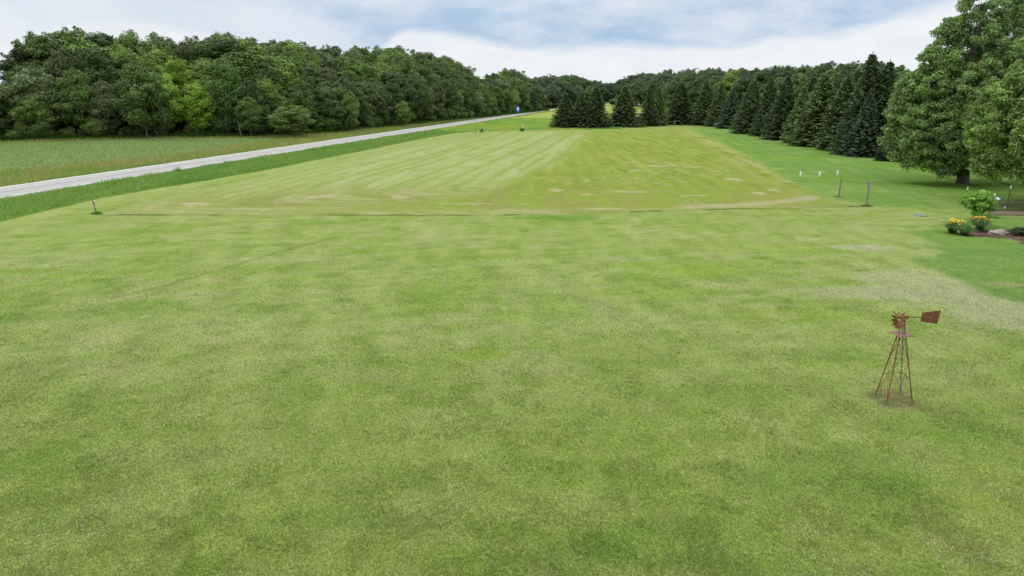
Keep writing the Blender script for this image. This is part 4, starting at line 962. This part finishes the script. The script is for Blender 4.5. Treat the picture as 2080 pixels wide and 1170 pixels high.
# timber edging behind bed
a, b = gp(2030, 469.5), gp(2110, 472.5); MBx = MB(); MBx.box(((a[0] + b[0]) / 2, (a[1] + b[1]) / 2, .04), (math.hypot(b[0] - a[0], b[1] - a[1]), .12, .16), math.atan2(b[1] - a[1], b[0] - a[0])); o = MBx.build('timber_edging', M['wood']); tag(o, 'dark timber edging at the back of the mulch bed', 'edging')
plant_tree(BUSH[2], 'bush', *gp(2072, 476), .55, 2.0, (.05, .10, .035), 'low green plant on the mulch at the right edge', 'plant', None)
tuft('tall_weed', *gp(2062, 466), .12, .9, 10, lin(90, 110, 60), 'thin bare weed stem rising behind the mulch bed', 'plant', None, .03)
# vegetable garden behind: bed, fence, stakes
def tpost(px0, py0, top, lab):
    x, y, z = at(px0, py0); H = height_at(x, y, top); P = empty('metal_stake', (x, y, z), 0, lab, 'fence stake', 'white-tipped metal stakes of the garden fence')
    MB().box((0, 0, (H - .28) / 2 - .1), (.045, .045, H - .08)).build('stake', M['dkmetal'], P); MB().box((0, 0, H - .14), (.06, .06, .28)).build('white_tip', M['white'], P); return x, y, H
A_ = tpost(1961, 411, 379, 'white-tipped stake furthest left, clear of the small round tree')
tpost(1986, 414, 386, 'white-tipped stake just behind the top of the round tree')
tpost(2015, 427, 392, 'white-tipped stake beside the pale blue feeder')
tpost(2045, 424, 376, 'tall white-tipped stake standing right of the round tree')
tpost(2092, 424, 376, 'white-tipped stake just outside the right edge of the picture')
def wirefence(p, q, H, lab):
    p, q = gp(*p), gp(*q); L = math.hypot(q[0] - p[0], q[1] - p[1]); ax, ay = (q[0] - p[0]) / L, (q[1] - p[1]) / L
    P = empty('wire_fence', (p[0], p[1], 0), math.atan2(ay, ax), lab, 'fence'); w = MB(); k = 0.0
    while k <= L: w.tube([(k, 0, 0), (k, 0, H)], .009, 3, cap=False); k += .15
    for j in range(9): w.tube([(0, 0.006, .05 + (H - .06) * j / 8), (L, .006, .05 + (H - .06) * j / 8)], .009, 3, cap=False)
    w.build('wire_mesh', M['wire'], P)
    st = MB(); k = 0.0
    while k <= L + .01: MB().tube([(k, .03, -.1), (k, .03, H + .08)], .016, 5).build('support', M['wood'], P); k += 2.4
wirefence((2008, 437), (2180, 440), 1.25, 'low wire mesh fence along the front of the vegetable garden')
wirefence((2008, 437), (2017, 424), 1.25, 'short side run of wire mesh beside the round tree')
wirefence((2017, 424), (2170, 426), 1.25, 'wire mesh fence along the back of the vegetable garden')
a, b = gp(2012, 436), gp(2180, 439); o = MB().box(((a[0] + b[0]) / 2, (a[1] + b[1]) / 2 + .25, .12), (math.hypot(b[0] - a[0], b[1] - a[1]), .05, .3), math.atan2(b[1] - a[1], b[0] - a[0])).build('garden_board', M['woodpale']); tag(o, 'pale timber board edging the vegetable garden', 'board')
x, y, z = at(2021, 430); H = height_at(x, y, 402); P = empty('bird_feeder', (x, y, z), 0, 'pale blue domed feeder on a thin pole right of the round tree', 'bird feeder')
MB().tube([(0, 0, -.1), (0, 0, H)], .015, 6).build('pole', M['dkmetal'], P); MB().tube([(0, 0, H - .08), (0, 0, H), (0, 0, H + .07), (0, 0, H + .11)], [.25, .22, .12, .02], 16).build('dome', M['paleblue'], P, smooth=True); MB().tube([(0, 0, H - .3), (0, 0, H - .08)], .06, 10).build('seed_tube', M['white'], P)
x, y, z = at(2040, 428); o = MB().tube([(0, 0, 0), (0, 0, .08), (0, 0, .13)], [.07, .09, .03], 10).build('white_cap', M['white'], None, (x, y, z + .25)); tag(o, 'small white cap on the soil inside the garden fence', 'cap')  # unidentified small white thing on the soil, modelled as a cap
x, y, z = at(2025, 430); o = MB().tube([(0, 0, -.1), (.01, 0, height_at(x, y, 405))], [.02, .015], 6).build('cane', M['woodpale'], None, (x, y, z)); tag(o, 'thin pale cane standing inside the garden fence', 'cane')
tuft('grass_tuft', *gp(2006, 440), .9, .35, 500, lin(90, 136, 60), 'longer green grass under the front corner of the garden fence')
tuft('weed', *gp(362, 350), .6, .9, 160, lin(110, 146, 70), 'dark bushy weed sticking up from the ditch grass beside the road', 'weed', None, .06)

# ------------------------------------------------------------------ light and sky
SUN_EL, SUN_AZ = math.radians(52), math.radians(-60)       # azimuth from +Y toward +X
w = bpy.data.worlds.new('World'); SC.world = w; w.use_nodes = True; nt = w.node_tree; nt.nodes.clear()
sky = N(nt, 'ShaderNodeTexSky', sky_type='NISHITA', sun_disc=False, sun_elevation=SUN_EL, sun_rotation=SUN_AZ, air_density=1.0, dust_density=.8)
skyc = vmul(nt, sky.outputs[0], N_val(nt, .10))
tc_ = N(nt, 'ShaderNodeTexCoord'); sp = N(nt, 'ShaderNodeSeparateXYZ'); nt.links.new(tc_.outputs['Generated'], sp.inputs[0])
def mth(op, a, b=None, c=None):
    n = N(nt, 'ShaderNodeMath', operation=op)
    for i, s in enumerate((a, b, c)):
        if s is None: continue
        if isinstance(s, (int, float)): n.inputs[i].default_value = s
        else: nt.links.new(s, n.inputs[i])
    return n.outputs[0]
az = mth('ARCTAN2', sp.outputs[0], sp.outputs[1]); el = mth('ARCSINE', sp.outputs[2])
cb_ = N(nt, 'ShaderNodeCombineXYZ'); nt.links.new(az, cb_.inputs[0]); nt.links.new(mth('MULTIPLY', el, 2.6), cb_.inputs[1])
nA = noise(nt, 3.2, 6, .55, vec=cb_.outputs[0]); nB = noise(nt, 8, 8, .62, vec=cb_.outputs[0]); nC = noise(nt, 1.6, 3, .5, vec=cb_.outputs[0])
fc = N(nt, 'ShaderNodeFloatCurve'); azn = mrange(nt, az, -.7, .7, 0, 1); nt.links.new(azn, fc.inputs['Value'])
cm = fc.mapping; cv = cm.curves[0]
def edge(px0, py0):      # (azimuth, elevation) of a cloud-edge point
    u = (px0 - 1040) / FPX; v = (585 - py0) / FPX; dx, dy, dz = u, math.cos(PITCH) + v * math.sin(PITCH), -math.sin(PITCH) + v * math.cos(PITCH)
    return math.atan2(dx, dy), math.atan2(dz, math.hypot(dx, dy))
pts = [edge(*p) for p in [(0, 110), (200, 60), (400, 75), (560, 110), (760, 115), (830, 78), (960, 92), (1040, 106), (1250, 108), (1420, 106), (1550, 94), (1700, 78), (1850, 42), (1960, 20)]]
xy = [((a + .7) / 1.4, b * 5) for a, b in pts]
cv.points[0].location = (0, xy[0][1]); cv.points[1].location = (1, xy[-1][1])
for p in xy: cv.points.new(*p)
cm.update()
edg = mth('MULTIPLY', fc.outputs[0], .2)
d = mth('SUBTRACT', el, edg); d = mth('ADD', d, mth('MULTIPLY', mth('SUBTRACT', nB, .5), .05)); d = mth('ADD', d, mth('MULTIPLY', mth('SUBTRACT', nA, .5), .03))
above = mrange(nt, d, -.004, .013, 0, 1)
# inside the upper deck: patches of grey-blue and white
deck = mrange(nt, mth('ADD', mth('MULTIPLY', nA, .6), mth('MULTIPLY', nB, .4)), .44, .58, 1, .45)
leftw = mrange(nt, az, -.62, -.22, .35, 1); rightw = mrange(nt, az, .42, .66, 1, .35)
deck = mth('MULTIPLY', mth('MULTIPLY', deck, leftw), rightw)
hi = mrange(nt, el, .105, .15, 1, .55); deck = mth('MULTIPLY', deck, hi)
grey = mth('MULTIPLY', above, deck)
low = mrange(nt, nB, .4, .65, .22, 0); grey = mth('MAXIMUM', grey, low)
cloud = mixn(nt, grey, (.93, .94, .955), (.42, .58, .775))
cloud = mixn(nt, mrange(nt, nB, .45, .7, 0, .15), cloud, (.74, .80, .88))
br = mrange(nt, sp.outputs[2], .12, 1.0, 1.0, 2.35); cloud = vmul(nt, cloud, br)
gap = mrange(nt, nC, .58, .74, 0, .5)
colr = mixn(nt, gap, cloud, mixn(nt, .55, cloud, skyc))
bg = N(nt, 'ShaderNodeBackground'); nt.links.new(colr, bg.inputs[0]); bg.inputs[1].default_value = 1.0
wo = N(nt, 'ShaderNodeOutputWorld'); nt.links.new(bg.outputs[0], wo.inputs[0])
w.cycles.sampling_method = 'MANUAL'; w.cycles.sample_map_resolution = 512
sl = bpy.data.lights.new('sun', 'SUN'); sl.energy = 1.3; sl.angle = math.radians(12); sl.color = (1, .96, .90)
so = bpy.data.objects.new('sun', sl); COL.objects.link(so)
from mathutils import Vector
sd = Vector((math.sin(SUN_AZ) * math.cos(SUN_EL), math.cos(SUN_AZ) * math.cos(SUN_EL), math.sin(SUN_EL))); so.rotation_euler = sd.to_track_quat('Z', 'Y').to_euler(); so.location = (0, 0, 60)

# ------------------------------------------------------------------ camera
cd = bpy.data.cameras.new('camera'); cam = bpy.data.objects.new('camera', cd); COL.objects.link(cam)
cam.location = (0, 0, CAM_H); cam.rotation_euler = (math.pi / 2 - PITCH, 0, 0); cd.sensor_width = 36; cd.lens = FPX / 2080 * 36; cd.clip_end = 12000; cd.clip_start = .1
SC.camera = cam
SC.view_settings.view_transform = 'Standard'; SC.view_settings.look = 'None'; SC.view_settings.exposure = 0; SC.view_settings.gamma = 1
SC.cycles.max_bounces = 5; SC.cycles.diffuse_bounces = 3; SC.cycles.transmission_bounces = 3
